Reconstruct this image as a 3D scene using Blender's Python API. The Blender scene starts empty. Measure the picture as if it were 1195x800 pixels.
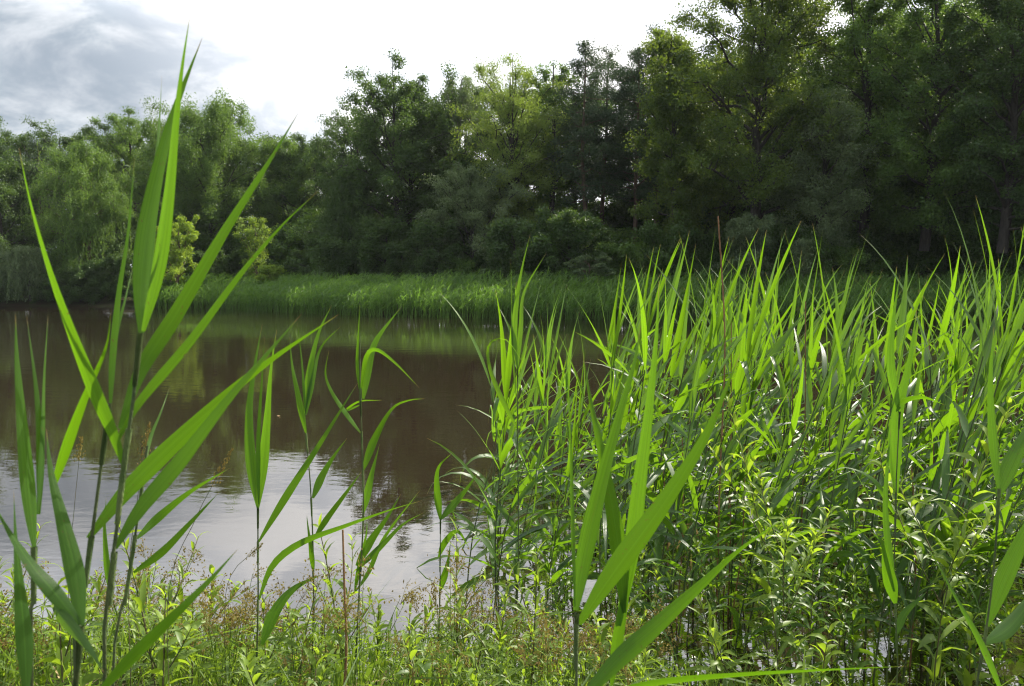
import bpy, math, random
import numpy as np
R = math.radians
PI = math.pi
HAZE = 0.00015
rng = np.random.default_rng(7)
random.seed(7)
scene = bpy.context.scene
COL = scene.collection

# ------------------------------------------------------------------ camera
F, CX, CY = 930.0, 597.5, 400.0
CAM = np.array([0.0, 0.0, 2.0])
PITCH = math.atan(75.0 / F)
FWD = np.array([0, math.cos(PITCH), -math.sin(PITCH)])
UPV = np.array([0, math.sin(PITCH), math.cos(PITCH)])
RT = np.array([1.0, 0, 0])


def P(px, py, d):
    """point of the place seen at photo pixel (px, py), d metres ahead"""
    return CAM + d * (FWD + (px - CX) / F * RT - (py - CY) / F * UPV)


cam_data = bpy.data.cameras.new("camera")
cam_data.sensor_width = 36.0
cam_data.lens = F / 1195.0 * 36.0
cam_data.clip_start = 0.05
cam_data.clip_end = 5000
cam_data.dof.use_dof = True
cam_data.dof.focus_distance = 6.0
cam_data.dof.aperture_fstop = 11.0
cam = bpy.data.objects.new("camera", cam_data)
cam.location = CAM
cam.rotation_euler = (PI / 2 - PITCH, 0, 0)
COL.objects.link(cam)
scene.camera = cam

# ------------------------------------------------------------------ light
SUN_AZ, SUN_EL = R(44), R(43)          # azimuth from +Y towards +X
SUN_DIR = np.array([math.sin(SUN_AZ) * math.cos(SUN_EL), math.cos(SUN_AZ) * math.cos(SUN_EL), math.sin(SUN_EL)])
sd = bpy.data.lights.new("sun", "SUN")
sd.energy = 5.0
sd.angle = R(0.53)
sd.color = (1.0, 0.93, 0.80)
so = bpy.data.objects.new("sun", sd)
so.rotation_euler = (PI / 2 - SUN_EL, 0, PI - SUN_AZ)
COL.objects.link(so)

scene.view_settings.view_transform = "Standard"
scene.view_settings.look = "None"
scene.view_settings.exposure = 0.95
scene.view_settings.gamma = 1.0
scene.view_settings.use_curve_mapping = False
scene.cycles.max_bounces = 8
scene.cycles.transparent_max_bounces = 8
scene.cycles.use_denoising = True
scene.cycles.filter_width = 1.15
scene.cycles.sample_clamp_indirect = 4.0


# ------------------------------------------------------------------ node helpers
class NT:
    def __init__(self, tree):
        self.t = tree
        self.t.nodes.clear()

    def n(self, typ, props=None, **inputs):
        nd = self.t.nodes.new(typ)
        for k, v in (props or {}).items():
            setattr(nd, k, v)
        for k, v in inputs.items():
            key = k.replace("_", " ")
            if key.startswith("i") and key[1:].isdigit():
                sock = nd.inputs[int(key[1:])]
            else:
                sock = nd.inputs[key]
            if isinstance(v, bpy.types.NodeSocket):
                self.t.links.new(v, sock)
            else:
                sock.default_value = v
        return nd

    def math(self, op, a, b=0.0, clamp=False):
        return self.n("ShaderNodeMath", {"operation": op, "use_clamp": clamp}, i0=a, i1=b).outputs[0]

    def mix(self, fac, a, b, blend="MIX"):
        nd = self.t.nodes.new("ShaderNodeMix")
        nd.data_type = "RGBA"
        nd.blend_type = blend
        for sock, v in ((nd.inputs[0], fac), (nd.inputs[6], a), (nd.inputs[7], b)):
            if isinstance(v, bpy.types.NodeSocket):
                self.t.links.new(v, sock)
            else:
                sock.default_value = v if not isinstance(v, tuple) or len(v) == 4 else (*v, 1)
        return nd.outputs[2]

    def ramp(self, fac, stops):
        nd = self.n("ShaderNodeMapRange", {"interpolation_type": "SMOOTHSTEP"}, Value=fac)
        nd.inputs[1].default_value, nd.inputs[2].default_value = stops
        return nd.outputs[0]


def newmat(name):
    m = bpy.data.materials.new(name)
    m.use_nodes = True
    return m, NT(m.node_tree)


# ------------------------------------------------------------------ sky
world = bpy.data.worlds.new("World")
scene.world = world
world.use_nodes = True
w = NT(world.node_tree)
sky = w.n("ShaderNodeTexSky", {"sky_type": "NISHITA", "sun_disc": False, "sun_elevation": SUN_EL,
                               "sun_rotation": SUN_AZ, "air_density": 1.0, "dust_density": 1.5})
tc = w.n("ShaderNodeTexCoord")
nrm = w.n("ShaderNodeVectorMath", {"operation": "NORMALIZE"}, i0=tc.outputs["Generated"]).outputs[0]
sep = w.n("ShaderNodeSeparateXYZ", None, i0=nrm)
zc = w.math("ADD", w.math("MAXIMUM", sep.outputs[2], 0.0), 0.42)
cu = w.n("ShaderNodeCombineXYZ", None, i0=w.math("DIVIDE", sep.outputs[0], zc), i1=w.math("DIVIDE", sep.outputs[1], zc), i2=0.37)
n1 = w.n("ShaderNodeTexNoise", None, Vector=cu.outputs[0], Scale=4.2, Detail=10.0, Roughness=0.60, Distortion=0.35).outputs[0]
n2 = w.n("ShaderNodeTexNoise", None, Vector=cu.outputs[0], Scale=1.9, Detail=4.0, Roughness=0.5).outputs[0]
near_sun = w.n("ShaderNodeVectorMath", {"operation": "DOT_PRODUCT"}, i0=nrm, i1=tuple(SUN_DIR)).outputs["Value"]
glow = w.ramp(near_sun, (0.36, 0.62))              # cloud forward-scatters near the sun
dens = w.ramp(n1, (0.40, 0.60))
grey = w.mix(dens, (0.50, 0.60, 0.68), (1.30, 1.33, 1.36))
grey = w.mix(w.math("MULTIPLY", w.ramp(n2, (0.42, 0.62)), 0.55), grey, (0.42, 0.47, 0.56))
bright = w.mix(dens, (1.45, 1.5, 1.6), (2.3, 2.25, 2.2))
hi = w.ramp(sep.outputs[2], (0.26, 0.42))                      # brightening added to high cloud so the water mirrors more light
back_f = w.ramp(sep.outputs[1], (0.3, -0.4))                   # extra sky brightness added behind the camera, fill for the trees
front_f = w.math("ADD", w.math("MULTIPLY", back_f, 0.15), 1.0)
grey = w.mix(w.math("MULTIPLY", w.math("MULTIPLY", hi, w.ramp(sep.outputs[1], (0.1, 0.6))), 0.85), grey, (3.2, 3.4, 3.8))
grey = w.n("ShaderNodeVectorMath", {"operation": "SCALE"}, i0=grey, Scale=front_f).outputs[0]
cloud = w.mix(glow, grey, bright)
nsky = w.n("ShaderNodeBackground", None, Color=sky.outputs[0], Strength=0.05)
cbg = w.n("ShaderNodeBackground", None, Color=cloud, Strength=0.50)
ms = w.n("ShaderNodeMixShader", None, i0=0.88, i1=nsky.outputs[0], i2=cbg.outputs[0])
w.n("ShaderNodeOutputWorld", None, Surface=ms.outputs[0])


# ------------------------------------------------------------------ materials
def leaf_mat(name, dark, light, trans, tfac=0.45, rough=0.45, spec=0.4, veins=False, tip=None, objvar=0.12):
    m, t = newmat(name)
    var = t.n("ShaderNodeAttribute", {"attribute_name": "var"}).outputs["Fac"]
    oi = t.n("ShaderNodeObjectInfo").outputs["Random"]
    v2 = t.math("ADD", var, t.math("MULTIPLY", t.math("SUBTRACT", oi, 0.5), objvar * 2), True)
    base = t.mix(v2, dark, light)
    tr = t.mix(v2, tuple(0.6 * c for c in trans), trans)
    nrm_in = None
    if veins:
        uv = t.n("ShaderNodeUVMap", {"uv_map": "UVMap"}).outputs[0]
        s = t.n("ShaderNodeSeparateXYZ", None, i0=uv)
        u, v = s.outputs[0], s.outputs[1]
        wv = t.math("SINE", t.math("MULTIPLY", u, 74.0))
        vein = t.math("ADD", t.math("MULTIPLY", wv, 0.5), 0.5)
        # streaks along the blade
        sv = t.n("ShaderNodeCombineXYZ", None, i0=t.math("MULTIPLY", u, 11.0), i1=t.math("MULTIPLY", v, 1.6), i2=t.math("MULTIPLY", oi, 40.0))
        st = t.n("ShaderNodeTexNoise", None, Vector=sv.outputs[0], Scale=1.0, Detail=4.0).outputs[0]
        fac = t.math("ADD", t.math("MULTIPLY", vein, 0.28), t.math("MULTIPLY", t.ramp(st, (0.35, 0.7)), 0.42))
        base = t.mix(fac, base, tuple(0.55 * c for c in dark))
        tr = t.mix(fac, tr, tuple(0.55 * c for c in trans))
        mid = t.ramp(t.math("ABSOLUTE", t.math("SUBTRACT", u, 0.5)), (0.045, 0.02))
        base = t.mix(t.math("MULTIPLY", mid, 0.55), base, tuple(min(1, 1.6 * c) for c in light))
        tr = t.mix(t.math("MULTIPLY", mid, 0.5), tr, tuple(0.5 * c for c in trans))
        if tip:
            tf = t.ramp(t.math("ADD", v, t.math("MULTIPLY", st, 0.06)), (0.95, 1.03))
            base = t.mix(tf, base, tip)
            tr = t.mix(tf, tr, tip)
        # blemishes
        geo = t.n("ShaderNodeTexCoord").outputs["Object"]
        bl = t.n("ShaderNodeTexNoise", None, Vector=geo, Scale=160.0, Detail=2.0).outputs[0]
        bl2 = t.n("ShaderNodeTexNoise", None, Vector=sv.outputs[0], Scale=2.6, Detail=3.0).outputs[0]
        bf = t.math("MAXIMUM", t.math("MULTIPLY", t.ramp(bl, (0.68, 0.76)), 0.65), t.math("MULTIPLY", t.ramp(bl2, (0.68, 0.74)), 0.5))
        base = t.mix(bf, base, (0.16, 0.10, 0.03))
        tr = t.mix(bf, tr, (0.10, 0.08, 0.02))
        nrm_in = t.n("ShaderNodeBump", None, Strength=0.25, Distance=0.0006, Height=wv).outputs[0]
    pb = t.n("ShaderNodeBsdfPrincipled", None, Base_Color=base, Roughness=rough)
    pb.inputs["Specular IOR Level"].default_value = spec
    tb = t.n("ShaderNodeBsdfTranslucent", None, Color=tr)
    if nrm_in:
        t.t.links.new(nrm_in, pb.inputs["Normal"])
    mx = t.n("ShaderNodeMixShader", None, i0=tfac, i1=pb.outputs[0], i2=tb.outputs[0])
    t.n("ShaderNodeOutputMaterial", None, Surface=mx.outputs[0])
    return m


def bark_mat(name, a, b, scale=9.0):
    m, t = newmat(name)
    co = t.n("ShaderNodeTexCoord").outputs["Object"]
    mp = t.n("ShaderNodeMapping", None, Vector=co, Scale=(1, 1, 0.22))
    ns = t.n("ShaderNodeTexNoise", None, Vector=mp.outputs[0], Scale=scale, Detail=6.0, Roughness=0.65).outputs[0]
    c = t.mix(t.ramp(ns, (0.35, 0.65)), a, b)
    bp = t.n("ShaderNodeBump", None, Strength=0.8, Distance=0.03, Height=ns).outputs[0]
    pb = t.n("ShaderNodeBsdfPrincipled", None, Base_Color=c, Roughness=0.85, Normal=bp)
    t.n("ShaderNodeOutputMaterial", None, Surface=pb.outputs[0])
    return m


M = {}
M["reed_leaf"] = leaf_mat("reed_leaf", (0.022, 0.062, 0.018), (0.060, 0.135, 0.022), (0.25, 0.50, 0.010), 0.44, 0.37, 0.42, True, (0.30, 0.20, 0.07))
M["reed_leaf_near"] = leaf_mat("reed_leaf_near", (0.030, 0.085, 0.014), (0.065, 0.150, 0.018), (0.215, 0.47, 0.008), 0.45, 0.42, 0.28, True, (0.30, 0.20, 0.07))
M["reed_stem"] = bark_mat("reed_stem", (0.045, 0.075, 0.022), (0.10, 0.125, 0.04), 30)
M["sheath"] = bark_mat("sheath", (0.06, 0.11, 0.02), (0.13, 0.18, 0.05), 60)
M["dead_stem"] = bark_mat("dead_stem", (0.16, 0.075, 0.03), (0.30, 0.17, 0.08), 30)
M["far_reed"] = leaf_mat("far_reed", (0.062, 0.138, 0.034), (0.115, 0.205, 0.045), (0.22, 0.42, 0.04), 0.42, 0.5, 0.3)
M["herb_leaf"] = leaf_mat("herb_leaf", (0.065, 0.13, 0.02), (0.17, 0.25, 0.035), (0.40, 0.58, 0.03), 0.45, 0.45, 0.4)
M["tall_herb"] = leaf_mat("tall_herb", (0.035, 0.085, 0.016), (0.090, 0.170, 0.026), (0.26, 0.45, 0.015), 0.42, 0.44, 0.32)
M["herb_tip"] = leaf_mat("herb_tip", (0.12, 0.21, 0.025), (0.20, 0.29, 0.04), (0.48, 0.66, 0.04), 0.45, 0.5, 0.3)
M["herb_stem"] = bark_mat("herb_stem", (0.07, 0.10, 0.03), (0.14, 0.11, 0.05), 30)
M["rush_leaf"] = leaf_mat("rush_leaf", (0.07, 0.13, 0.025), (0.16, 0.22, 0.04), (0.35, 0.50, 0.04), 0.4, 0.5, 0.3)
M["seed"] = leaf_mat("seed", (0.14, 0.085, 0.026), (0.22, 0.20, 0.055), (0.30, 0.24, 0.05), 0.3, 0.7, 0.15)
M["grass"] = leaf_mat("grass", (0.06, 0.12, 0.022), (0.15, 0.22, 0.04), (0.32, 0.50, 0.04), 0.42, 0.5, 0.3)
M["straw"] = leaf_mat("straw", (0.24, 0.17, 0.07), (0.42, 0.34, 0.17), (0.35, 0.26, 0.10), 0.3, 0.6, 0.2)
CROWN = {
    "dark": leaf_mat("crown_dark_green", (0.030, 0.069, 0.020), (0.077, 0.140, 0.034), (0.140, 0.239, 0.028), 0.36, 0.5, 0.3),
    "mid": leaf_mat("crown_mid_green", (0.047, 0.109, 0.026), (0.128, 0.216, 0.045), (0.241, 0.399, 0.040), 0.38, 0.5, 0.3),
    "fresh": leaf_mat("crown_fresh_green", (0.075, 0.150, 0.025), (0.19, 0.29, 0.048), (0.40, 0.56, 0.037), 0.40, 0.5, 0.3),
    "yellow": leaf_mat("crown_yellow_green", (0.067, 0.127, 0.030), (0.187, 0.256, 0.060), (0.346, 0.480, 0.044), 0.42, 0.5, 0.3),
    "oak": leaf_mat("crown_oak", (0.032, 0.078, 0.020), (0.100, 0.155, 0.030), (0.24, 0.34, 0.02), 0.40, 0.5, 0.3),
    "grey": leaf_mat("crown_grey_green", (0.070, 0.117, 0.056), (0.156, 0.211, 0.094), (0.219, 0.312, 0.077), 0.34, 0.5, 0.3),
    "bright": leaf_mat("crown_bright_green", (0.11, 0.20, 0.03), (0.23, 0.33, 0.05), (0.50, 0.68, 0.04), 0.42, 0.5, 0.3),
    "pine": leaf_mat("crown_pine", (0.030, 0.060, 0.030), (0.072, 0.118, 0.052), (0.090, 0.150, 0.037), 0.22, 0.5, 0.3),
}
M["bark_dark"] = bark_mat("bark_dark", (0.016, 0.014, 0.011), (0.042, 0.036, 0.029))
M["bark_brown"] = bark_mat("bark_brown", (0.05, 0.035, 0.025), (0.14, 0.09, 0.06))
M["bark_pale"] = bark_mat("bark_pale", (0.10, 0.095, 0.085), (0.32, 0.30, 0.27))


# ------------------------------------------------------------------ mesh builder
class MB:
    def __init__(self):
        self.v, self.q, self.uv, self.var, self.n = [], [], [], [], 0

    def add(self, verts, quads, uv=None, var=0.5):
        verts = np.asarray(verts, dtype=np.float32).reshape(-1, 3)
        quads = np.asarray(quads, dtype=np.int32).reshape(-1, 4)
        self.v.append(verts)
        self.q.append(quads + self.n)
        self.n += len(verts)
        self.uv.append(np.zeros((len(verts), 2), np.float32) if uv is None else np.asarray(uv, np.float32))
        vv = np.asarray(var, np.float32)
        self.var.append(np.full(len(quads), float(vv), np.float32) if vv.ndim == 0 else vv)

    def arrays(self):
        return np.concatenate(self.v), np.concatenate(self.q), np.concatenate(self.uv), np.concatenate(self.var)

    def tube(self, pts, rad, k=6, var=0.5):
        pts = np.asarray(pts, float)
        rad = np.broadcast_to(np.asarray(rad, float), (len(pts),))
        tg = np.gradient(pts, axis=0)
        tg /= np.linalg.norm(tg, axis=1)[:, None] + 1e-9
        ref = np.array([0.31, 0.95, 0.05]) if abs(tg[0][2]) > 0.7 else np.array([0.1, 0.05, 1.0])
        a = np.cross(tg, ref)
        a /= np.linalg.norm(a, axis=1)[:, None] + 1e-9
        b = np.cross(tg, a)
        th = np.arange(k) * 2 * PI / k
        ring = (np.cos(th)[None, :, None] * a[:, None, :] + np.sin(th)[None, :, None] * b[:, None, :]) * rad[:, None, None] + pts[:, None, :]
        n = len(pts)
        i, j = np.meshgrid(np.arange(n - 1), np.arange(k), indexing="ij")
        j2 = (j + 1) % k
        q = np.stack([i * k + j, i * k + j2, (i + 1) * k + j2, (i + 1) * k + j], -1).reshape(-1, 4)
        self.add(ring.reshape(-1, 3), q, None, var)

    def ribbon(self, pts, width, side, fold=0.25, var=0.5, prof=None, n=12):
        """a lance-shaped blade: pts path, width at its widest, side vectors (k,3) or (3,)"""
        pts = catmull(pts, n)
        m = len(pts)
        v = np.linspace(0, 1, m)
        wd = (leaf_profile(v) if prof is None else prof(v)) * width
        tg = np.gradient(pts, axis=0)
        tg /= np.linalg.norm(tg, axis=1)[:, None] + 1e-9
        side = np.asarray(side, float)
        if side.ndim == 1:
            side = np.repeat(side[None], m, 0)
        elif len(side) != m:
            side = np.stack([np.interp(v, np.linspace(0, 1, len(side)), side[:, c]) for c in range(3)], 1)
        s = side - (side * tg).sum(1)[:, None] * tg
        s /= np.linalg.norm(s, axis=1)[:, None] + 1e-9
        nr = np.cross(s, tg)
        L = pts - s * wd[:, None] / 2 + nr * (wd * fold)[:, None] * 0.5
        Rr = pts + s * wd[:, None] / 2 + nr * (wd * fold)[:, None] * 0.5
        verts = np.stack([L, pts, Rr], 1).reshape(-1, 3)
        i = np.arange(m - 1)
        q = np.concatenate([np.stack([3 * i, 3 * i + 1, 3 * i + 4, 3 * i + 3], 1), np.stack([3 * i + 1, 3 * i + 2, 3 * i + 5, 3 * i + 4], 1)])
        uv = np.stack([np.tile([0, 0.5, 1.0], m), np.repeat(v, 3)], 1)
        self.add(verts, q, uv, var)

    def rhombs(self, c, u, wv, ln, wd, var):
        """many small pointed leaves"""
        a = u * ln[:, None] / 2
        b = wv * wd[:, None] / 2
        k = a * 0.15
        verts = np.stack([c - a, c + b - k, c + a, c - b - k], 1).reshape(-1, 3)
        q = np.arange(4 * len(c)).reshape(-1, 4)
        uv = np.tile(np.array([[0.5, 0], [1, 0.4], [0.5, 1], [0, 0.4]], np.float32), (len(c), 1))
        self.add(verts, q, uv, var)

    def mesh(self, name, mats, smooth=True, matidx=None):
        v, q, uv, var = self.arrays()
        me = bpy.data.meshes.new(name)
        me.vertices.add(len(v))
        me.vertices.foreach_set("co", v.ravel())
        me.loops.add(q.size)
        me.loops.foreach_set("vertex_index", q.ravel())
        me.polygons.add(len(q))
        me.polygons.foreach_set("loop_start", np.arange(len(q), dtype=np.int32) * 4)
        me.polygons.foreach_set("loop_total", np.full(len(q), 4, np.int32))
        me.polygons.foreach_set("use_smooth", np.full(len(q), smooth))
        ul = me.uv_layers.new(name="UVMap")
        ul.data.foreach_set("uv", uv[q.ravel()].ravel())
        at = me.attributes.new("var", "FLOAT", "FACE")
        at.data.foreach_set("value", var)
        for m in (mats if isinstance(mats, (list, tuple)) else [mats]):
            me.materials.append(m)
        me.update(calc_edges=True)
        return me


def catmull(p, n):
    p = np.asarray(p, float)
    if len(p) == 2:
        t = np.linspace(0, 1, n)[:, None]
        return p[0] * (1 - t) + p[1] * t
    ext = np.concatenate([[2 * p[0] - p[1]], p, [2 * p[-1] - p[-2]]])
    seg = np.linalg.norm(np.diff(p, axis=0), axis=1)
    cum = np.concatenate([[0], np.cumsum(seg)]) / seg.sum()
    out = []
    for t in np.linspace(0, 1, n):
        i = min(np.searchsorted(cum, t, side="right") - 1, len(p) - 2)
        u = (t - cum[i]) / (cum[i + 1] - cum[i] + 1e-12)
        a, b, c, d = ext[i:i + 4]
        out.append(0.5 * (2 * b + (c - a) * u + (2 * a - 5 * b + 4 * c - d) * u * u + (3 * b - a - 3 * c + d) * u ** 3))
    return np.array(out)


def leaf_profile(v):
    q = np.clip((v - 0.28) / 0.72, 0, 1)
    up = np.clip(v / 0.28, 0, 1)
    return np.maximum((0.26 + 0.74 * np.sin(up * PI / 2)) * (1 - q ** 1.25) * (1 - 0.22 * q), 0.012)


def herb_profile(v):
    return np.maximum(np.sin(np.clip(v, 0, 1) ** 0.8 * PI), 0.03)


def blade_profile(v):
    return np.maximum(1 - v ** 1.8, 0.03)


# ------------------------------------------------------------------ object helpers
def obj(name, me, parent=None):
    o = bpy.data.objects.new(name, me)
    COL.objects.link(o)
    if parent is not None:
        o.parent = parent
    return o


def thing(name, label, cat, loc=(0, 0, 0), rz=0.0, sc=1.0, group=None):
    o = bpy.data.objects.new(name, None)
    o.empty_display_size = 0.2
    COL.objects.link(o)
    o.location = [float(c) for c in loc]
    o.rotation_euler = (0, 0, rz)
    o.scale = (sc, sc, sc) if not isinstance(sc, (tuple, list)) else sc
    o["label"], o["category"] = label, cat
    if group:
        o["group"] = group
    return o


def dup(src, label, loc, rz=0.0, sc=1.0, group=None, tilt=(0, 0)):
    r = src.copy()
    COL.objects.link(r)
    r.location = [float(c) for c in loc]
    r.rotation_euler = (tilt[0], tilt[1], rz)
    r.scale = (sc, sc, sc) if not isinstance(sc, (tuple, list)) else sc
    r["label"] = label
    if group:
        r["group"] = group
    elif "group" in r:
        del r["group"]
    for ch in src.children:
        c = ch.copy()
        COL.objects.link(c)
        c.parent = r
    return r


def structure(o):
    o["kind"] = "structure"
    return o


# ------------------------------------------------------------------ terrain and water
POND = np.array([(-90, 3.2), (-8, 3.7), (-3, 3.9), (-0.4, 3.95), (0.5, 3.5), (1.6, 3.05), (3.5, 2.9), (5.5, 3.6), (9, 5.2), (14, 8), (20, 14), (26, 22), (28, 30),
                 (24, 36.5), (14, 38.6), (7, 39.6), (0, 41.2), (-6, 43.5), (-11, 47), (-16, 52), (-20, 56), (-36, 58.5), (-90, 60)], float)


def pond_sd(x, y):
    """distance to the shore, negative over water"""
    px, py = np.asarray(x, float).ravel(), np.asarray(y, float).ravel()
    d = np.full(px.shape, 1e9)
    inside = np.zeros(px.shape, bool)
    n = len(POND)
    for i in range(n):
        a, b = POND[i], POND[(i + 1) % n]
        ab = b - a
        t = np.clip(((px - a[0]) * ab[0] + (py - a[1]) * ab[1]) / (ab @ ab), 0, 1)
        d = np.minimum(d, np.hypot(px - a[0] - t * ab[0], py - a[1] - t * ab[1]))
        c = ((a[1] > py) != (b[1] > py))
        with np.errstate(divide="ignore", invalid="ignore"):
            xi = (b[0] - a[0]) * (py - a[1]) / (b[1] - a[1] + 1e-12) + a[0]
        inside ^= c & (px < xi)
    return np.where(inside, -d, d).reshape(np.shape(x))


def bumpy(x, y):
    return (np.sin(x * 1.7 + 0.6 * np.sin(y * 1.3)) * np.sin(y * 2.1 + 0.7 * np.sin(x * 0.9 + 1)) * 0.5
            + np.sin(x * 0.37 + 2) * np.sin(y * 0.41 + 1))


def ground_z(x, y):
    x, y = np.asarray(x, float), np.asarray(y, float)
    sd_ = pond_sd(x, y) + 0.10 * np.sin(x * 2.3) + 0.06 * np.sin(x * 5.1 + y)
    near = np.clip(sd_ * 0.42, -1.2, 0.5)
    far = np.where(sd_ > 0, np.minimum(sd_ * 0.25, 0.6) + np.clip(sd_ - 4, 0, 60) * 0.05, np.clip(sd_ * 0.3, -1.2, 0))
    k = np.clip((y - 8) / 8, 0, 1)
    return near * (1 - k) + far * k + 0.03 * bumpy(x, y)


def axis(fine0, fine1, step, coarse_lo, coarse_hi, lim_lo, lim_hi):
    mid = np.arange(fine0, fine1, step)
    c1 = np.arange(coarse_lo, fine0, 1.0)
    c2 = np.arange(fine1, coarse_hi, 1.0)
    o1 = coarse_lo - np.geomspace(4, coarse_lo - lim_lo, 14)[::-1]
    o2 = coarse_hi + np.geomspace(4, lim_hi - coarse_hi, 14)
    return np.concatenate([o1, c1, mid, c2, o2])


gx = axis(-6, 7, 0.15, -70, 60, -1500, 1500)
gy = axis(1, 7, 0.15, -10, 90, -300, 2500)
X, Y = np.meshgrid(gx, gy, indexing="ij")
Z = ground_z(X, Y)
b = MB()
nx, ny = len(gx), len(gy)
ii, jj = np.meshgrid(np.arange(nx - 1), np.arange(ny - 1), indexing="ij")
b.add(np.stack([X, Y, Z], -1), np.stack([ii * ny + jj, (ii + 1) * ny + jj, (ii + 1) * ny + jj + 1, ii * ny + jj + 1], -1))
m, t = newmat("ground_soil")
co = t.n("ShaderNodeTexCoord").outputs["Object"]
a1 = t.n("ShaderNodeTexNoise", None, Vector=co, Scale=1.3, Detail=8.0, Roughness=0.7).outputs[0]
a2 = t.n("ShaderNodeTexNoise", None, Vector=co, Scale=22.0, Detail=6.0, Roughness=0.7).outputs[0]
c = t.mix(t.ramp(a1, (0.35, 0.65)), (0.045, 0.034, 0.020), (0.040, 0.060, 0.018))
c = t.mix(t.math("MULTIPLY", t.ramp(a2, (0.45, 0.7)), 0.6), c, (0.085, 0.065, 0.035))
bp = t.n("ShaderNodeBump", None, Strength=1.0, Distance=0.04, Height=a2).outputs[0]
pb = t.n("ShaderNodeBsdfPrincipled", None, Base_Color=c, Roughness=0.95, Normal=bp)
pb.inputs["Specular IOR Level"].default_value = 0.1
t.n("ShaderNodeOutputMaterial", None, Surface=pb.outputs[0])
structure(obj("ground", b.mesh("ground", m)))

# water: one sheet, cut off by the banks that rise through it
b = MB()
wx = np.array([-95, -40, -15, 0, 15, 32], float)
wy = np.array([2.5, 10, 25, 40, 62], float)
X, Y = np.meshgrid(wx, wy, indexing="ij")
nx, ny = len(wx), len(wy)
ii, jj = np.meshgrid(np.arange(nx - 1), np.arange(ny - 1), indexing="ij")
b.add(np.stack([X, Y, X * 0], -1), np.stack([ii * ny + jj, (ii + 1) * ny + jj, (ii + 1) * ny + jj + 1, ii * ny + jj + 1], -1))
m, t = newmat("pond_water")
co = t.n("ShaderNodeTexCoord").outputs["Object"]
mp = t.n("ShaderNodeMapping", None, Vector=co, Scale=(0.55, 1.0, 1.0), Rotation=(0, 0, R(8)))
w1 = t.n("ShaderNodeTexNoise", None, Vector=mp.outputs[0], Scale=9.0, Detail=3.0, Roughness=0.5, Distortion=0.4).outputs[0]
w2 = t.n("ShaderNodeTexNoise", None, Vector=mp.outputs[0], Scale=2.2, Detail=2.0, Roughness=0.5).outputs[0]
calm = t.n("ShaderNodeTexNoise", None, Vector=co, Scale=0.16, Detail=2.0).outputs[0]
amp = t.math("ADD", t.math("MULTIPLY", t.ramp(calm, (0.4, 0.62)), 0.8), 0.35)
sw = t.n("ShaderNodeSeparateXYZ", None, i0=co).outputs[1]
ruffle = t.math("MULTIPLY", t.math("MULTIPLY", t.ramp(sw, (34.5, 36.5)), t.ramp(sw, (41.0, 38.0))), 2.5)     # a breeze-ruffled streak along the far shore
amp = t.math("ADD", amp, ruffle)
hh = t.math("MULTIPLY", t.math("ADD", t.math("MULTIPLY", w1, 0.35), w2), amp)
bp = t.n("ShaderNodeBump", None, Strength=1.0, Distance=0.0040, Height=hh).outputs[0]
mud = t.n("ShaderNodeTexNoise", None, Vector=co, Scale=0.25, Detail=4.0).outputs[0]
c = t.mix(mud, (0.019, 0.0135, 0.0075), (0.026, 0.019, 0.0105))
pb = t.n("ShaderNodeBsdfPrincipled", None, Base_Color=c, Roughness=0.012, IOR=2.8, Normal=bp)
pb.inputs["Specular IOR Level"].default_value = 0.5
t.n("ShaderNodeOutputMaterial", None, Surface=pb.outputs[0])
structure(obj("water", b.mesh("water", m)))


# ------------------------------------------------------------------ trees
def unit(v):
    return v / (np.linalg.norm(v, axis=-1, keepdims=True) + 1e-9)


def leaf_cloud(mb, cen, rad, n_each, ln, wd, r, up_bias=0.5, flat=0.75, hang=0.0, var_c=None):
    cen = np.asarray(cen)
    k = len(cen)
    cv = r.random(k) if var_c is None else var_c
    idx = np.repeat(np.arange(k), n_each)
    N = len(idx)
    d = unit(r.normal(size=(N, 3)))
    rr = r.random(N) ** 0.45
    off = d * (rr * np.asarray(rad)[idx] * r.uniform(0.75, 1.2, N))[:, None]
    off[:, 2] *= flat
    c = cen[idx] + off
    nrm_ = unit(r.normal(size=(N, 3)) * 0.8 + d * 0.5 + np.array([0, 0, up_bias]))
    u = unit(np.cross(nrm_, r.normal(size=(N, 3))))
    if hang:
        u = unit(u * (1 - hang) + np.array([0, 0, -hang]))
    wv = unit(np.cross(nrm_, u))
    s = r.uniform(0.6, 1.3, N)
    var = np.clip(cv[idx] * 0.65 + r.random(N) * 0.35, 0, 1)
    mb.rhombs(c, u, wv, ln * s, wd * s, var)


SHAPES = {
    "round": lambda u: np.sqrt(np.maximum(1 - (2 * u - 0.85) ** 2 / 1.35, 0.02)),
    "oval": lambda u: 0.35 + 0.65 * np.sin(np.clip(u * 0.92 + 0.08, 0, 1) * PI) ** 0.7,
    "cone": lambda u: 1.02 - u * 0.95,
    "vase": lambda u: 0.35 + 0.65 * np.sin(np.clip(u * 0.75 + 0.05, 0, 1) * PI),
    "column": lambda u: 0.55 + 0.45 * np.sin(np.clip(u, 0, 1) * PI) - 0.35 * u ** 6,
}


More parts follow.
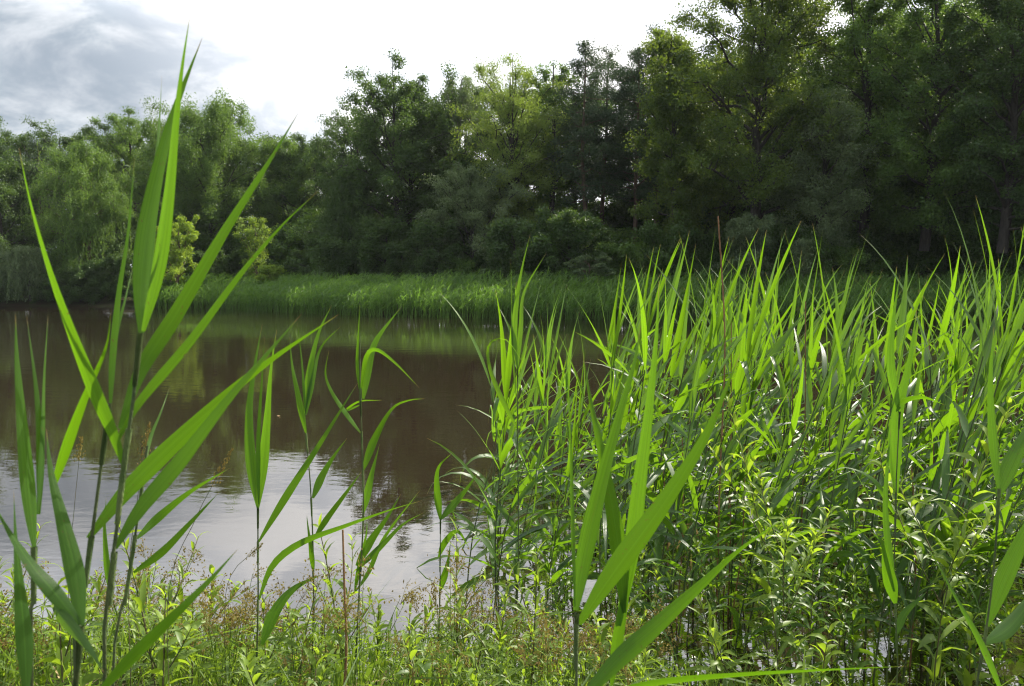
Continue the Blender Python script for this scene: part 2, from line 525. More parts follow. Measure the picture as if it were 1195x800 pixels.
def make_tree(name, seed, H, RR, cb, shape, mat, bark, nl=34, nsub=6, n_each=95, crad=0.75, leaf=(0.17, 0.11), elev=(5, 62), hang=0.0, flat=0.75,
              up_bias=0.5, r0=None, weep=None, wig=0.25, limb_k=0.4, lean=0.0):
    """a broadleaf tree: tapered trunk, limbs, twigs and leaf clumps at the twigs -> (trunk mesh, crown mesh)"""
    r = np.random.default_rng(seed)
    tb, cbm = MB(), MB()
    r0 = r0 or H * 0.016
    zz = np.linspace(-0.4, H * 0.93, 12)
    wob = np.cumsum(r.normal(size=(12, 2)) * wig * 0.35, axis=0)
    wob -= wob[0]
    tp = np.stack([wob[:, 0] + lean * (zz / H) ** 1.5, wob[:, 1], zz], 1)
    tr = r0 * (1 - (zz + 0.4) / (H * 0.98)) ** 0.8 + 0.02
    tr[0] *= 1.5
    tr[1] *= 1.08
    tb.tube(tp, tr, 9)
    cen, rad = [], []
    f = SHAPES[shape]
    for i in range(nl):
        u = (i + r.random()) / nl
        z = H * (cb + (0.90 - cb) * u)
        base = np.array([np.interp(z, zz, tp[:, 0]), np.interp(z, zz, tp[:, 1]), z])
        env = RR * float(f(np.array(u)))
        L = env * r.uniform(0.6, 1.12)
        az = i * 2.399 + r.normal() * 0.5
        el = R(min(max(elev[0] + (elev[1] - elev[0]) * u + r.normal() * 9, -5), 76))
        start = base - np.array([0, 0, min(L * math.tan(el) * 0.5, z * 0.35)])
        start[0], start[1] = np.interp(start[2], zz, tp[:, 0]), np.interp(start[2], zz, tp[:, 1])
        hd = np.array([math.cos(az), math.sin(az), 0])
        tip = base + hd * L + np.array([0, 0, min(L * math.tan(el) * 0.5, H * (1.0 + 0.03 * r.random()) - crad * 0.6 - z, L * 0.9)])
        s = np.linspace(0, 1, 6)[:, None]
        pth = start * (1 - s) + tip * s + np.array([0, 0, 1]) * (np.sin(s * PI) * L * 0.10) + r.normal(size=(6, 3)) * L * 0.035 * np.sin(s * PI)
        lr = limb_k * float(np.interp(start[2], zz, tr))
        tb.tube(pth, np.linspace(lr, 0.018, 6), 6)
        for k in range(nsub):
            q = 0.32 + 0.68 * (k + r.random()) / nsub
            p0 = np.array([np.interp(q, s[:, 0], pth[:, c]) for c in range(3)])
            dv = unit(hd * 0.6 + r.normal(size=3) * 0.75 + np.array([0, 0, 0.25]))
            sl = (0.16 + 0.26 * r.random()) * max(L, 1.2)
            p1 = p0 + dv * sl
            tb.tube([p0 - dv * 0.02, (p0 + p1) / 2 + r.normal(size=3) * sl * 0.08, p1], [lr * 0.28 + 0.008, 0.014, 0.008], 4)
            cen += [p1, p0 + dv * sl * 0.5]
            rad += [crad * r.uniform(0.7, 1.25), crad * r.uniform(0.5, 0.9)]
        cen.append(tip)
        rad.append(crad * r.uniform(0.7, 1.2))
    cen.append(tp[-1])
    rad.append(crad)
    cen, rad = np.array(cen), np.array(rad)
    if weep:
        nst, l0, l1, dens = weep
        idx = r.integers(0, len(cen), nst)
        C, U, Wv, LN, WD, VV = [], [], [], [], [], []
        for i in idx:
            c0 = cen[i] + r.normal(size=3) * rad[i] * 0.5
            ln_ = min(r.uniform(l0, l1), max(c0[2] - 0.35, 0.6))
            nn = int(ln_ * dens)
            sw = r.normal(size=2) * 0.12
            tt = np.linspace(0, 1, nn)
            pz = c0[2] - tt * ln_ + 0.25 * np.sin(np.minimum(tt * 6, 1) * PI / 2) * 0.5
            out = unit(np.array([c0[0], c0[1]]) + 1e-6) * 0.5
            pxy = c0[None, :2] + (out[None] * np.sin(np.minimum(tt * 4, 1) * PI / 2)[:, None] + sw[None] * tt[:, None] * ln_)
            C.append(np.column_stack([pxy, pz]) + r.normal(size=(nn, 3)) * 0.05)
            U.append(unit(np.column_stack([r.normal(size=(nn, 2)) * 0.45, -np.ones(nn)])))
            VV.append(np.clip(r.random() * 0.7 + r.random(nn) * 0.3, 0, 1))
        C, U, VV = np.concatenate(C), np.concatenate(U), np.concatenate(VV)
        Wv = unit(np.cross(U, r.normal(size=C.shape)))
        s = r.uniform(0.6, 1.3, len(C))
        cbm.rhombs(C, U, Wv, leaf[0] * 1.4 * s, leaf[1] * 0.7 * s, VV)
    leaf_cloud(cbm, cen, rad * 0.86, int(n_each * 1.45), leaf[0] * 0.80, leaf[1] * 0.82, r, up_bias, flat, hang)
    return tb.mesh(name + "_trunk", M[bark]), cbm.mesh(name + "_crown", CROWN[mat] if mat in CROWN else M[mat], False)


def make_pine(name, seed, H, RR, cb, mat="pine", nl=26, n_each=150, spruce=False):
    r = np.random.default_rng(seed)
    tb, cbm = MB(), MB()
    zz = np.linspace(-0.4, H * 0.99, 12)
    wob = np.cumsum(r.normal(size=(12, 2)) * 0.05, axis=0)
    tp = np.stack([wob[:, 0], wob[:, 1], zz], 1)
    tr = H * 0.011 * (1 - (zz + 0.4) / (H * 1.03)) ** 0.8 + 0.015
    tb.tube(tp, tr, 8)
    cen, rad = [], []
    for i in range(nl):
        u = (i + r.random()) / nl
        z = H * (cb + (0.99 - cb) * u)
        env = RR * ((1.03 - u) if spruce else (0.45 + 0.6 * math.sin(min(u * 0.8 + 0.15, 1) * PI)) * (1.0 if u < 0.75 else (1.12 - u) / 0.37))
        L = max(env * r.uniform(0.65, 1.15), 0.3)
        az = i * 2.399 + r.normal() * 0.4
        base = np.array([np.interp(z, zz, tp[:, 0]), np.interp(z, zz, tp[:, 1]), z])
        hd = np.array([math.cos(az), math.sin(az), 0])
        s = np.linspace(0, 1, 5)[:, None]
        rise = -0.25 if spruce else r.uniform(-0.25, 0.7)
        pth = base + hd * L * s + np.array([0, 0, 1]) * (rise * L * s + 0.12 * L * s ** 2) + r.normal(size=(5, 3)) * 0.03 * L
        tb.tube(pth, np.linspace(0.30 * float(np.interp(z, zz, tr)) + 0.012, 0.012, 5), 5)
        nc = max(2, int(L * 2.6))
        for k in range(nc):
            q = 0.35 + 0.65 * (k + r.random()) / nc if not spruce else 0.1 + 0.9 * (k + r.random()) / nc
            p = np.array([np.interp(q, s[:, 0], pth[:, c]) for c in range(3)])
            sd_ = np.array([-hd[1], hd[0], 0]) * r.normal() * L * 0.22
            cen.append(p + sd_ + np.array([0, 0, 0.05]))
            rad.append(r.uniform(0.35, 0.8) * (0.7 if spruce else 1.0))
    cen.append(tp[-1])
    rad.append(0.35)
    leaf_cloud(cbm, np.array(cen), np.array(rad), n_each, 0.20, 0.045, r, 0.3, 0.75 if not spruce else 0.4)
    return tb.mesh(name + "_trunk", M["bark_brown"]), cbm.mesh(name + "_crown", CROWN[mat], False)


def put_tree(kind, meshes, label, px, D, rz=0.0, sc=1.0, group=None, cat="tree"):
    x = (px - CX) / F * D
    z = float(ground_z(x, D)) - 0.05
    o = thing(kind, label, cat, (x, D, z), rz, sc, group)
    obj("trunk", meshes[0], o)
    obj("crown", meshes[1], o)
    return o


def hgt(top_y, D, x):
    """height of a tree D metres off whose top shows at photo row top_y"""
    return 2.0 + (325 - top_y) / F * D - float(ground_z(x, D))


def front(kind, label, px, top, D, wpx, builder, cat="tree", rz=0.0, **kw):
    x = (px - CX) / F * D
    H = hgt(top, D, x)
    RR = wpx / F * D / 2
    ms = builder(kind, kw.pop("seed"), H, RR, **kw)
    return put_tree(kind, ms, label, px, D, rz, 1.0, None, cat)


BT, PN = make_tree, make_pine
# left bank, farther off
front("deciduous_tree", "dark tree cut by the left frame edge, behind the small willow", 5, 178, 66, 120, BT, seed=1, cb=0.16, shape="round", mat="dark", bark="bark_dark", n_each=80)
front("pine_tree", "dark pine top just left of the large rounded willow", 52, 170, 70, 90, PN, seed=2, cb=0.3)
front("weeping_willow", "large rounded willow with drooping twigs on the far left bank", 110, 168, 61, 104, BT, seed=3, cb=0.14, shape="oval", mat="mid", bark="bark_brown",
      nl=40, n_each=120, weep=(360, 1.0, 3.6, 14), leaf=(0.17, 0.07), crad=0.85)
front("weeping_willow", "small grey weeping willow hanging over the water at far left", 36, 286, 58.5, 58, BT, seed=4, cb=0.45, shape="round", mat="grey", bark="bark_dark",
      nl=16, n_each=60, weep=(260, 1.0, 3.4, 15), leaf=(0.17, 0.06), crad=0.55)
front("deciduous_tree", "green tree rising behind the large rounded willow, sunlit on top", 160, 132, 77, 90, BT, seed=5, cb=0.2, shape="oval", mat="mid", bark="bark_dark", elev=(10, 75))
front("poplar_tree", "broad tree with many upright sunlit clumps, tallest of the left bank", 248, 121, 72, 138, BT, seed=6, cb=0.12, shape="oval", mat="mid", bark="bark_dark", nl=70, nsub=7, n_each=125, elev=(15, 58), crad=0.95, flat=1.2)
front("poplar_tree", "rounded green tree in the gap before the tall central trees", 345, 163, 76, 92, BT, seed=7, cb=0.12, shape="round", mat="mid", bark="bark_dark", nl=46, n_each=115, elev=(15, 66), flat=1.2)
front("young_tree", "pale green young tree standing behind the left end of the far reeds", 213, 254, 56.5, 56, BT, seed=8, cb=0.12, shape="oval", mat="bright", bark="bark_brown", nl=24, nsub=5, n_each=90, crad=0.36, leaf=(0.13, 0.09), elev=(25, 75))
front("young_tree", "thin pale sapling left of the bright low bush on the far bank", 302, 252, 60, 40, BT, seed=9, cb=0.2, shape="vase", mat="fresh", bark="bark_brown", nl=20, nsub=4, n_each=40, crad=0.45, leaf=(0.13, 0.09), elev=(25, 75))
front("bush", "bright yellow-green low bush above the far reeds", 320, 308, 55, 34, BT, cat="bush", seed=10, cb=0.1, shape="round", mat="bright", bark="bark_brown", nl=14, nsub=4, n_each=60, crad=0.3, leaf=(0.12, 0.08))
# centre
front("weeping_tree", "dark tree with long drooping curtains of twigs left of centre", 405, 182, 58, 92, BT, seed=11, cb=0.3, shape="cone", mat="dark", bark="bark_dark",
      nl=34, n_each=50, weep=(620, 1.5, 4.2, 14), leaf=(0.17, 0.06), crad=0.75)
front("deciduous_tree", "tall dark ragged tree at the left end of the tall central trees", 462, 76, 57, 136, BT, seed=12, cb=0.12, shape="oval", mat="dark", bark="bark_dark", nl=44, n_each=85, elev=(5, 60))
front("birch_tree", "airy pale tree with gaps of sky right of the tall dark ragged tree", 528, 78, 59, 72, BT, seed=13, cb=0.25, shape="oval", mat="grey", bark="bark_pale", nl=30, nsub=5, n_each=65, crad=0.65, leaf=(0.15, 0.09), elev=(20, 75))
front("feathery_tree", "tall feathery yellow-green tree in the middle of the wood", 594, 74, 55, 116, BT, seed=14, cb=0.2, shape="oval", mat="yellow", bark="bark_dark", nl=44, n_each=80, leaf=(0.16, 0.07), hang=0.5, elev=(15, 72))
front("slender_tree", "slender tree with a loose see-through top left of the pines", 645, 60, 56, 60, BT, seed=15, cb=0.35, shape="oval", mat="mid", bark="bark_dark", nl=22, nsub=5, n_each=60, crad=0.6, elev=(25, 75))
front("willow_tree", "low grey-green willow in front of the feathery tree", 548, 196, 52, 120, BT, seed=16, cb=0.08, shape="round", mat="grey", bark="bark_dark", nl=36, n_each=85, leaf=(0.16, 0.07), hang=0.35, crad=0.65)
front("pine_tree", "tall straight pine with a spiky top at the centre right of the wood", 684, 55, 54, 74, PN, seed=17, cb=0.36, nl=44, n_each=130)
front("pine_tree", "dark broad pine right of the tall straight pine", 738, 62, 55, 92, PN, seed=18, cb=0.36, nl=46, n_each=130)
front("elder_bush", "small flat-topped bush growing out of the far reeds", 682, 296, 43, 48, BT, cat="bush", seed=19, cb=0.3, shape="vase", mat="grey", bark="bark_brown", nl=14, nsub=5, n_each=55, crad=0.26, leaf=(0.13, 0.08), flat=0.4, elev=(0, 30))
front("deciduous_tree", "tall tree with yellowing leaves between the broad pine and the oak", 786, 26, 47, 84, BT, seed=20, cb=0.15, shape="oval", mat="oak", bark="bark_dark", nl=44, n_each=90, elev=(5, 65))
front("oak_tree", "big oak with dark spreading limbs and sunlit yellowish leaves", 884, -40, 45, 215, BT, seed=21, cb=0.27, shape="round", mat="oak", bark="bark_dark", nl=50, nsub=8, n_each=84, crad=0.85, elev=(8, 60), limb_k=0.5, r0=0.36)
front("grey_tree", "soft grey-green tree in front of the oak's right side", 948, 100, 43, 92, BT, seed=22, cb=0.15, shape="oval", mat="grey", bark="bark_dark", nl=36, n_each=80, leaf=(0.15, 0.08), elev=(10, 65))
front("deciduous_tree", "tall dark tree right behind the soft grey-green tree", 1000, -45, 46, 130, BT, seed=23, cb=0.2, shape="oval", mat="mid", bark="bark_dark", nl=44, n_each=80)
front("deciduous_tree", "dark tall tree with a fresh green top near the right side", 1078, -50, 43, 140, BT, seed=24, cb=0.2, shape="oval", mat="mid", bark="bark_dark", nl=46, n_each=85)
front("deciduous_tree", "very dark tall tree cut by the right frame edge", 1165, -60, 40, 150, BT, seed=25, cb=0.2, shape="oval", mat="dark", bark="bark_dark", nl=46, n_each=85)
front("hawthorn_bush", "rounded grey-green bush below the oak, behind the near reeds", 866, 250, 41.5, 62, BT, cat="bush", seed=26, cb=0.1, shape="round", mat="grey", bark="bark_dark", nl=24, nsub=5, n_each=80, crad=0.36, leaf=(0.12, 0.08))
front("young_spruce", "small pointed spruce right of the rounded bush below the oak", 931, 280, 41, 40, PN, seed=27, cb=0.06, mat="grey", nl=30, n_each=70, spruce=True)

# further trees of the wood: copies of a few grown here, each turned and scaled
pool = {
    "deciduous_tree": [make_tree("deciduous", 40 + i, 15, 4.2, 0.14, s_, mt, "bark_dark", nl=40, n_each=75) for i, (s_, mt) in enumerate((("oval", "dark"), ("round", "dark"), ("oval", "mid"), ("round", "mid")))],
    "pine_tree": [make_pine("pine", 50, 16, 3.2, 0.38, nl=30)],
}
back = [  # px, D, height factor, kind, index
    (-90, 64, 1.0, 0, 0), (-40, 70, 1.05, 0, 1), (80, 76, 1.0, 0, 1), (28, 76, 1.0, 0, 0), (200, 74, 1.0, 0, 2), (130, 80, 1.05, 0, 0), (300, 78, 0.95, 0, 0), (372, 76, 0.95, 0, 1),
    (335, 86, 1.05, 0, 0), (250, 88, 1.1, 0, 1), (180, 90, 1.1, 0, 0),
    (420, 62, 0.92, 0, 0), (480, 60, 1.0, 0, 1), (545, 62, 1.05, 0, 0), (612, 60, 1.0, 0, 2), (670, 62, 1.0, 0, 1), (705, 58, 1.05, 1, 0), (752, 60, 1.05, 0, 0),
    (765, 56, 1.1, 1, 0), (820, 58, 1.15, 0, 0), (850, 56, 1.1, 0, 1), (915, 58, 1.2, 0, 0), (960, 54, 1.2, 0, 1), (1030, 54, 1.25, 0, 0), (1050, 60, 1.3, 0, 1), (1110, 52, 1.25, 0, 0),
    (1150, 56, 1.3, 0, 1), (1210, 48, 1.25, 0, 0), (1240, 42, 1.2, 0, 1), (1310, 40, 1.2, 0, 0), (1200, 60, 1.35, 0, 2),
    (110, 96, 1.0, 0, 0), (175, 100, 1.0, 0, 1), (225, 104, 1.0, 0, 0), (275, 98, 1.0, 0, 1), (330, 104, 1.0, 0, 0), (385, 96, 1.0, 0, 1), (40, 100, 1.0, 0, 1), (-30, 98, 1.0, 0, 0),
    (440, 74, 1.1, 0, 1), (520, 74, 1.15, 0, 0), (600, 72, 1.1, 0, 1), (690, 74, 1.15, 0, 0), (800, 70, 1.25, 0, 1), (880, 70, 1.3, 0, 0), (985, 68, 1.3, 0, 1), (1090, 68, 1.4, 0, 0),
]
knames = ["deciduous_tree", "pine_tree"]
for px, D, k, ki, mi in back:
    kn = knames[ki]
    grp = "trees further back in the wood"
    lab = "tree further back in the wood, its crown filling the gaps between nearer trees" if ki == 0 else "dark pine further back in the wood behind the nearer pines"
    put_tree(kn, pool[kn][mi], lab, px, D, rng.uniform(0, 6.28), (k * rng.uniform(0.95, 1.1), k * rng.uniform(0.95, 1.1), k), grp)

# understorey bushes along the far bank
bushes = [make_tree("understorey_bush", 60 + i, (3.2, 4.2, 2.8, 3.6)[i], (2.0, 1.6, 2.2, 1.5)[i], 0.05, ("round", "vase", "oval", "column")[i], mt, "bark_dark", nl=24, nsub=5, n_each=85, crad=0.5, leaf=(0.15, 0.09), elev=(5, 50)) for i, mt in enumerate(("dark", "dark", "mid", "dark"))]
for i in range(44):
    px = -60 + i * 31.5 + rng.uniform(-12, 12)
    x0 = (px - CX) / F
    # step back from the far shore
    Ds = np.arange(30, 80, 0.25)
    sdv = pond_sd(x0 * Ds, Ds)
    D = float(Ds[np.argmax((sdv > 4.5) & (Ds > 34))]) + rng.uniform(0, 5)
    mi = int(rng.integers(0, 4))
    if 185 < px < 240 or 285 < px < 345:
        D += 7.0
    put_tree("understorey_bush", bushes[mi], "low bush in the dark undergrowth at the feet of the far trees", px, D, rng.uniform(0, 6.28), rng.uniform(0.7, 1.35),
             "bushes under the far trees", "bush")

r = np.random.default_rng(5)
for i in range(15):
    px = -70 + i * 18 + r.uniform(-6, 6)
    x0 = (px - CX) / F
    Ds = np.arange(40, 80, 0.25)
    D = float(Ds[np.argmax(pond_sd(x0 * Ds, Ds) > 0.2)]) + r.uniform(0.2, 1.6)
    put_tree("waterside_bush", bushes[int(r.integers(0, 4))], "dark bush hanging over the water's edge at the far left bank", px, D, r.uniform(0, 6.28), r.uniform(0.55, 0.9), "bushes at the far left water's edge", "bush")
for i in range(31):
    px = 215 + i * 34 + r.uniform(-12, 12)
    D = r.uniform(54, 66) + (9 if px < 400 else 0)
    put_tree("understorey_bush", bushes[int(r.integers(0, 4))], "tall bush deep in the wood, filling the dark gaps between the trunks", px, D, r.uniform(0, 6.28), r.uniform(1.5, 2.3) * (0.55 if px < 335 else 1.0), "tall bushes deep in the wood", "bush")

# ------------------------------------------------------------------ far reed bed
b = MB()
r = np.random.default_rng(11)
cand_x = r.uniform(-29, 28, 75000)
cand_y = r.uniform(32, 62, 75000)
s_ = pond_sd(cand_x, cand_y)
pxc = cand_x / cand_y * F + CX
ok = (s_ > -2.0) & (s_ < 2.6) & (cand_y > 30) & (pxc > 176 - 10 * r.random(75000)) & (pxc < 1240) & (r.random(75000) < 0.95)
fx, fy = cand_x[ok], cand_y[ok]
fz = np.maximum(ground_z(fx, fy), -0.3)
N = len(fx)
hs = (1.88 + 0.10 * np.sin(fx * 0.7) * np.sin(fy * 0.9 + 1) + r.normal(size=N) * 0.09)
hs *= np.where(s_[ok] < -1.6, 0.85, 1.0)
tv = r.random(N) * 0.6 + 0.4 * (0.5 + 0.5 * np.sin(fx * 0.9 + 2) * np.sin(fy * 0.6))


def blade_batch(mb, p0, p1, p2, side, wd, var):
    """many three-point blades at once"""
    n_ = len(p0)
    a, b_ = side * wd[:, None] / 2, side * wd[:, None] * 0.42
    verts = np.stack([p0 - a, p0 + a, p1 - b_, p1 + b_, p2 - a * 0.06, p2 + a * 0.06], 1).reshape(-1, 3)
    i6 = np.arange(n_)[:, None] * 6
    q = np.concatenate([i6 + np.array([[0, 1, 3, 2]]), i6 + np.array([[2, 3, 5, 4]])], 1).reshape(-1, 4)
    uv = np.tile(np.array([[0, 0], [1, 0], [0, .5], [1, .5], [0, 1], [1, 1]], np.float32), (n_, 1))
    mb.add(verts, q, uv, np.repeat(var, 2))


base = np.stack([fx, fy, fz], 1)
lean = np.column_stack([r.normal(size=N) * 0.10 + 0.08, r.normal(size=N) * 0.10, np.ones(N)])
top = base + lean * (hs * 0.86)[:, None]
ang = r.uniform(0, 2 * PI, N)
side = np.column_stack([np.cos(ang), np.sin(ang), np.zeros(N)])
blade_batch(b, base, (base + top) / 2, top, side, np.full(N, 0.02), tv * 0.6)
for k in range(6):
    q = r.uniform(0.45, 1.0, N)
    p0 = base + (top - base) * q[:, None]
    az = r.uniform(0, 2 * PI, N)
    hd = np.column_stack([np.cos(az) + 0.45, np.sin(az), np.zeros(N)])
    L = r.uniform(0.25, 0.5, N) * (hs / 2)
    rise = r.uniform(0.5, 1.0, N)
    p1 = p0 + hd * (L * 0.3)[:, None] + np.array([0, 0, 1]) * (L * 0.5 * rise)[:, None]
    p2 = p0 + hd * (L * 0.75)[:, None] + np.array([0, 0, 1]) * (L * r.uniform(0.1, 0.9, N))[:, None]
    sd2 = unit(np.cross(p2 - p0, np.array([0, 0, 1.0]) + r.normal(size=(N, 3)) * 0.5))
    blade_batch(b, p0, p1, p2, sd2, np.full(N, 0.038), np.clip(tv + r.normal(size=N) * 0.1, 0, 1))
o = obj("reed_bed", b.mesh("reed_bed", M["far_reed"], False))
o["kind"] = "stuff"
o["label"] = "dense bed of green reeds along the far shore below the trees"
o["category"] = "reeds"


# ------------------------------------------------------------------ near reeds (grown)
def rot_about(v, ax, a):
    ax = ax / (np.linalg.norm(ax) + 1e-9)
    return v * math.cos(a) + np.cross(ax, v) * math.sin(a) + ax * (ax @ v) * (1 - math.cos(a))


def grow_leaf(r, mb, p0, hd, L, wd, el0, droop, var, kink=False, n=9):
    seg = 8
    pts = [np.array(p0, float)]
    el = el0
    kv = r.integers(3, 6) if kink else -1
    yaw = r.normal() * 0.25
    h = hd.copy()
    for k in range(seg):
        h = rot_about(h, np.array([0, 0, 1.0]), yaw / seg)
        dv = h * math.cos(el) + np.array([0, 0, math.sin(el)])
        pts.append(pts[-1] + dv * L / seg)
        el -= droop / seg * (0.4 + 1.2 * k / seg)
        if k == kv:
            el -= r.uniform(1.2, 2.2)
    pts = np.array(pts)
    sd0 = unit(np.cross(hd, np.array([0, 0, 1.0])))
    t0 = unit(pts[3] - pts[0])
    a0, a1 = r.normal() * 0.5, r.normal() * 0.9
    sds = np.stack([rot_about(sd0, t0, a0), rot_about(sd0, t0, (a0 + a1) / 2), rot_about(sd0, t0, a1)])
    mb.ribbon(pts, wd, sds, 0.35, var, None, n)


def make_reed(seed, h, nleaf=11, wind=0.75, dry=0.06):
    r = np.random.default_rng(seed)
    st, lf = MB(), MB()
    zz = np.linspace(0, 1, 9)
    ln = np.array([r.uniform(-0.08, 0.20) * h * 0.6, r.normal() * 0.05 * h])
    path = np.column_stack([ln[0] * zz ** 2 + 0.01 * np.sin(zz * 9), ln[1] * zz ** 2, zz * h * 0.74])
    st.tube(path, np.linspace(0.0050, 0.0022, 9), 5, r.random())
    a0 = r.uniform(0, 2 * PI)
    top = path[-1]
    for i in range(nleaf):
        q = 0.36 + 0.62 * (i + 0.5 * r.random()) / nleaf
        p0 = np.array([np.interp(q, zz, path[:, c]) for c in range(3)])
        a = a0 + PI * i + r.normal() * 0.45
        hd = np.array([math.cos(a) + wind * r.uniform(0.5, 1.5) * (0.8 + 0.9 * q), math.sin(a), 0])
        hd = unit(hd)
        L = h * r.uniform(0.18, 0.38) * (0.9 if q > 0.85 else 1)
        el = R(np.interp(q, [0.34, 0.7, 1], [28, 42, 62]) + r.normal() * 15)
        droop = R(np.interp(q, [0.34, 0.8, 1], [85, 62, 22]) * r.uniform(0.1, 1.7))
        grow_leaf(r, lf, p0, hd, L, r.uniform(0.022, 0.043), el, droop, np.clip(0.40 + 0.6 * (q - 0.6) + r.normal() * 0.32, 0, 1), r.random() < 0.22)
    for i in range(3):                       # broad older leaves lower down, arching over
        q = r.uniform(0.26, 0.62)
        p0 = np.array([np.interp(q, zz, path[:, c]) for c in range(3)])
        a = r.uniform(0, 2 * PI)
        hd = unit(np.array([math.cos(a) + wind * 0.6, math.sin(a), 0]))
        grow_leaf(r, lf, p0, hd, h * r.uniform(0.2, 0.34), r.uniform(0.03, 0.048), R(r.uniform(35, 60)), R(r.uniform(90, 170)), np.clip(0.25 + r.normal() * 0.2, 0, 1), r.random() < 0.3)
    for i in range(int(r.integers(1, 4))):
        a = r.uniform(0, 2 * PI)
        hd = unit(np.array([math.cos(a) + wind * 0.5, math.sin(a), 0]))
        grow_leaf(r, lf, top - np.array([0, 0, 0.02 * i]), hd, h * r.uniform(0.20, 0.33), r.uniform(0.015, 0.034), R(r.uniform(60, 88)), R(r.uniform(-5, 38)),
                  np.clip(0.75 + r.normal() * 0.15, 0, 1))
    return st, lf


reed_mb = [make_reed(200 + i, 1.0 * hh_, int(n_)) for i, (hh_, n_) in enumerate(
    [(2.3, 9), (2.2, 7), (2.1, 8), (2.0, 7), (2.35, 8), (1.9, 6), (1.8, 7), (2.15, 9), (2.25, 6), (1.7, 6), (2.05, 8), (2.4, 8), (2.2, 8), (1.95, 7)])]
reed_h = [2.3, 2.2, 2.1, 2.0, 2.35, 1.9, 1.8, 2.15, 2.25, 1.7, 2.05, 2.4, 2.2, 1.95]
reed_me = [(s.mesh("reed_stem", M["reed_stem"]), l.mesh("reed_foliage", M["reed_leaf"])) for s, l in reed_mb]

# where they stand
r = np.random.default_rng(31)
spots = []
tries = 0
while len(spots) < 218 and tries < 40000:
    tries += 1
    D = 3.75 + 4.9 * r.random() ** 1.1
    px = r.uniform(505, 1330)
    left = 512 + 22 * (D - 4) + 25 * math.sin(D * 2.1)
    if px < left and r.random() > 0.05:
        continue
    if px < left + 130 and r.random() > 0.8:
        continue
    # a thin place where the water shows through
    if 985 < px < 1020 and D > 4.9 and r.random() < 0.7:
        continue
    if r.random() > 0.35 + 0.65 * (0.5 + 0.5 * math.sin(px * 0.031 + 1.0) * math.sin(D * 2.3 + px * 0.006)) ** 0.8:
        continue
    x = (px - CX) / F * D
    if any((x - a) ** 2 + (D - b_) ** 2 < 0.09 ** 2 for a, b_, *_ in spots):
        continue
    spots.append((x, D, px))
spots.sort(key=lambda s: s[1])
NEAR = 295
protos = {}
for i, (x, D, px) in enumerate(spots):
    k = int(r.integers(0, len(reed_me)))
    z = min(float(ground_z(x, D)), -0.02)
    want = min(2.34, 2.0 + 0.30 * r.normal() + 0.015 * (D - 5) + (0.02 if 740 < px else -0.06))
    if px < 680:
        want = r.choice([1.3, 1.5, 1.6, 1.75, 1.95])
    sc = (want - z) / reed_h[k]
    rz = r.normal() * 0.55
    tl = (r.normal() * 0.04, abs(r.normal()) * 0.05)
    if i < NEAR:
        if px < 690:
            lab, g = "reed in the thin left fringe of the near reeds, dark water behind it", "reeds in the left fringe of the near bed"
        elif D < 5.2:
            lab, g = "green reed in the front row of the dense near reed bed", "reeds in the front row of the near bed"
        else:
            lab, g = "green reed deep inside the dense near reed bed, its tip against the dark wood", "reeds inside the near bed"
        if k not in protos:
            o = thing("reed", lab, "reed", (x, D, z), rz, sc, g)
            o.rotation_euler = (tl[0], tl[1], rz)
            obj("stem", reed_me[k][0], o)
            obj("foliage", reed_me[k][1], o)
            protos[k] = o
        else:
            dup(protos[k], lab, (x, D, z), rz, sc, g, tl)


# ------------------------------------------------------------------ foreground reeds, traced leaf by leaf
def traced_leaf(parent_o, pts, wpx, d0, d1, roll=0.35, var=0.6, mat="reed_leaf_near", n=20, dm=None, fold=0.22, label=None):
    k = len(pts)
    ds = np.linspace(d0, d1, k)
    if dm is not None:
        ds += dm * np.sin(np.linspace(0, PI, k))
    p3 = np.array([P(x, y, d) for (x, y), d in zip(pts, ds)])
    mid = p3[k // 2]
    view = unit(mid - CAM)
    tg = np.gradient(p3, axis=0)
    sds = []
    hr = np.random.default_rng(int(abs(pts[0][0] * 13 + pts[-1][1] * 7)) + 3)
    tw, ph = hr.uniform(0.15, 0.5), hr.uniform(0, 6.28)
    for i, tv_ in enumerate(tg):
        s = unit(np.cross(tv_, view))
        sds.append(rot_about(s, tv_, roll * (0.6 + 0.8 * i / (k - 1)) + tw * math.sin(ph + 3.2 * i / (k - 1))))
    wd = 0.68 * wpx / F * (d0 * 0.6 + d1 * 0.4) / max(math.cos(roll), 0.6) ** 0.5
    mb = MB()
    org = np.array(parent_o.location)
    mb.ribbon(p3 - org, wd, np.array(sds), fold, var, None, n)
    o = obj("leaf", mb.mesh("leaf", M[mat]), parent_o)
    if label:
        o["label"] = label
    return o


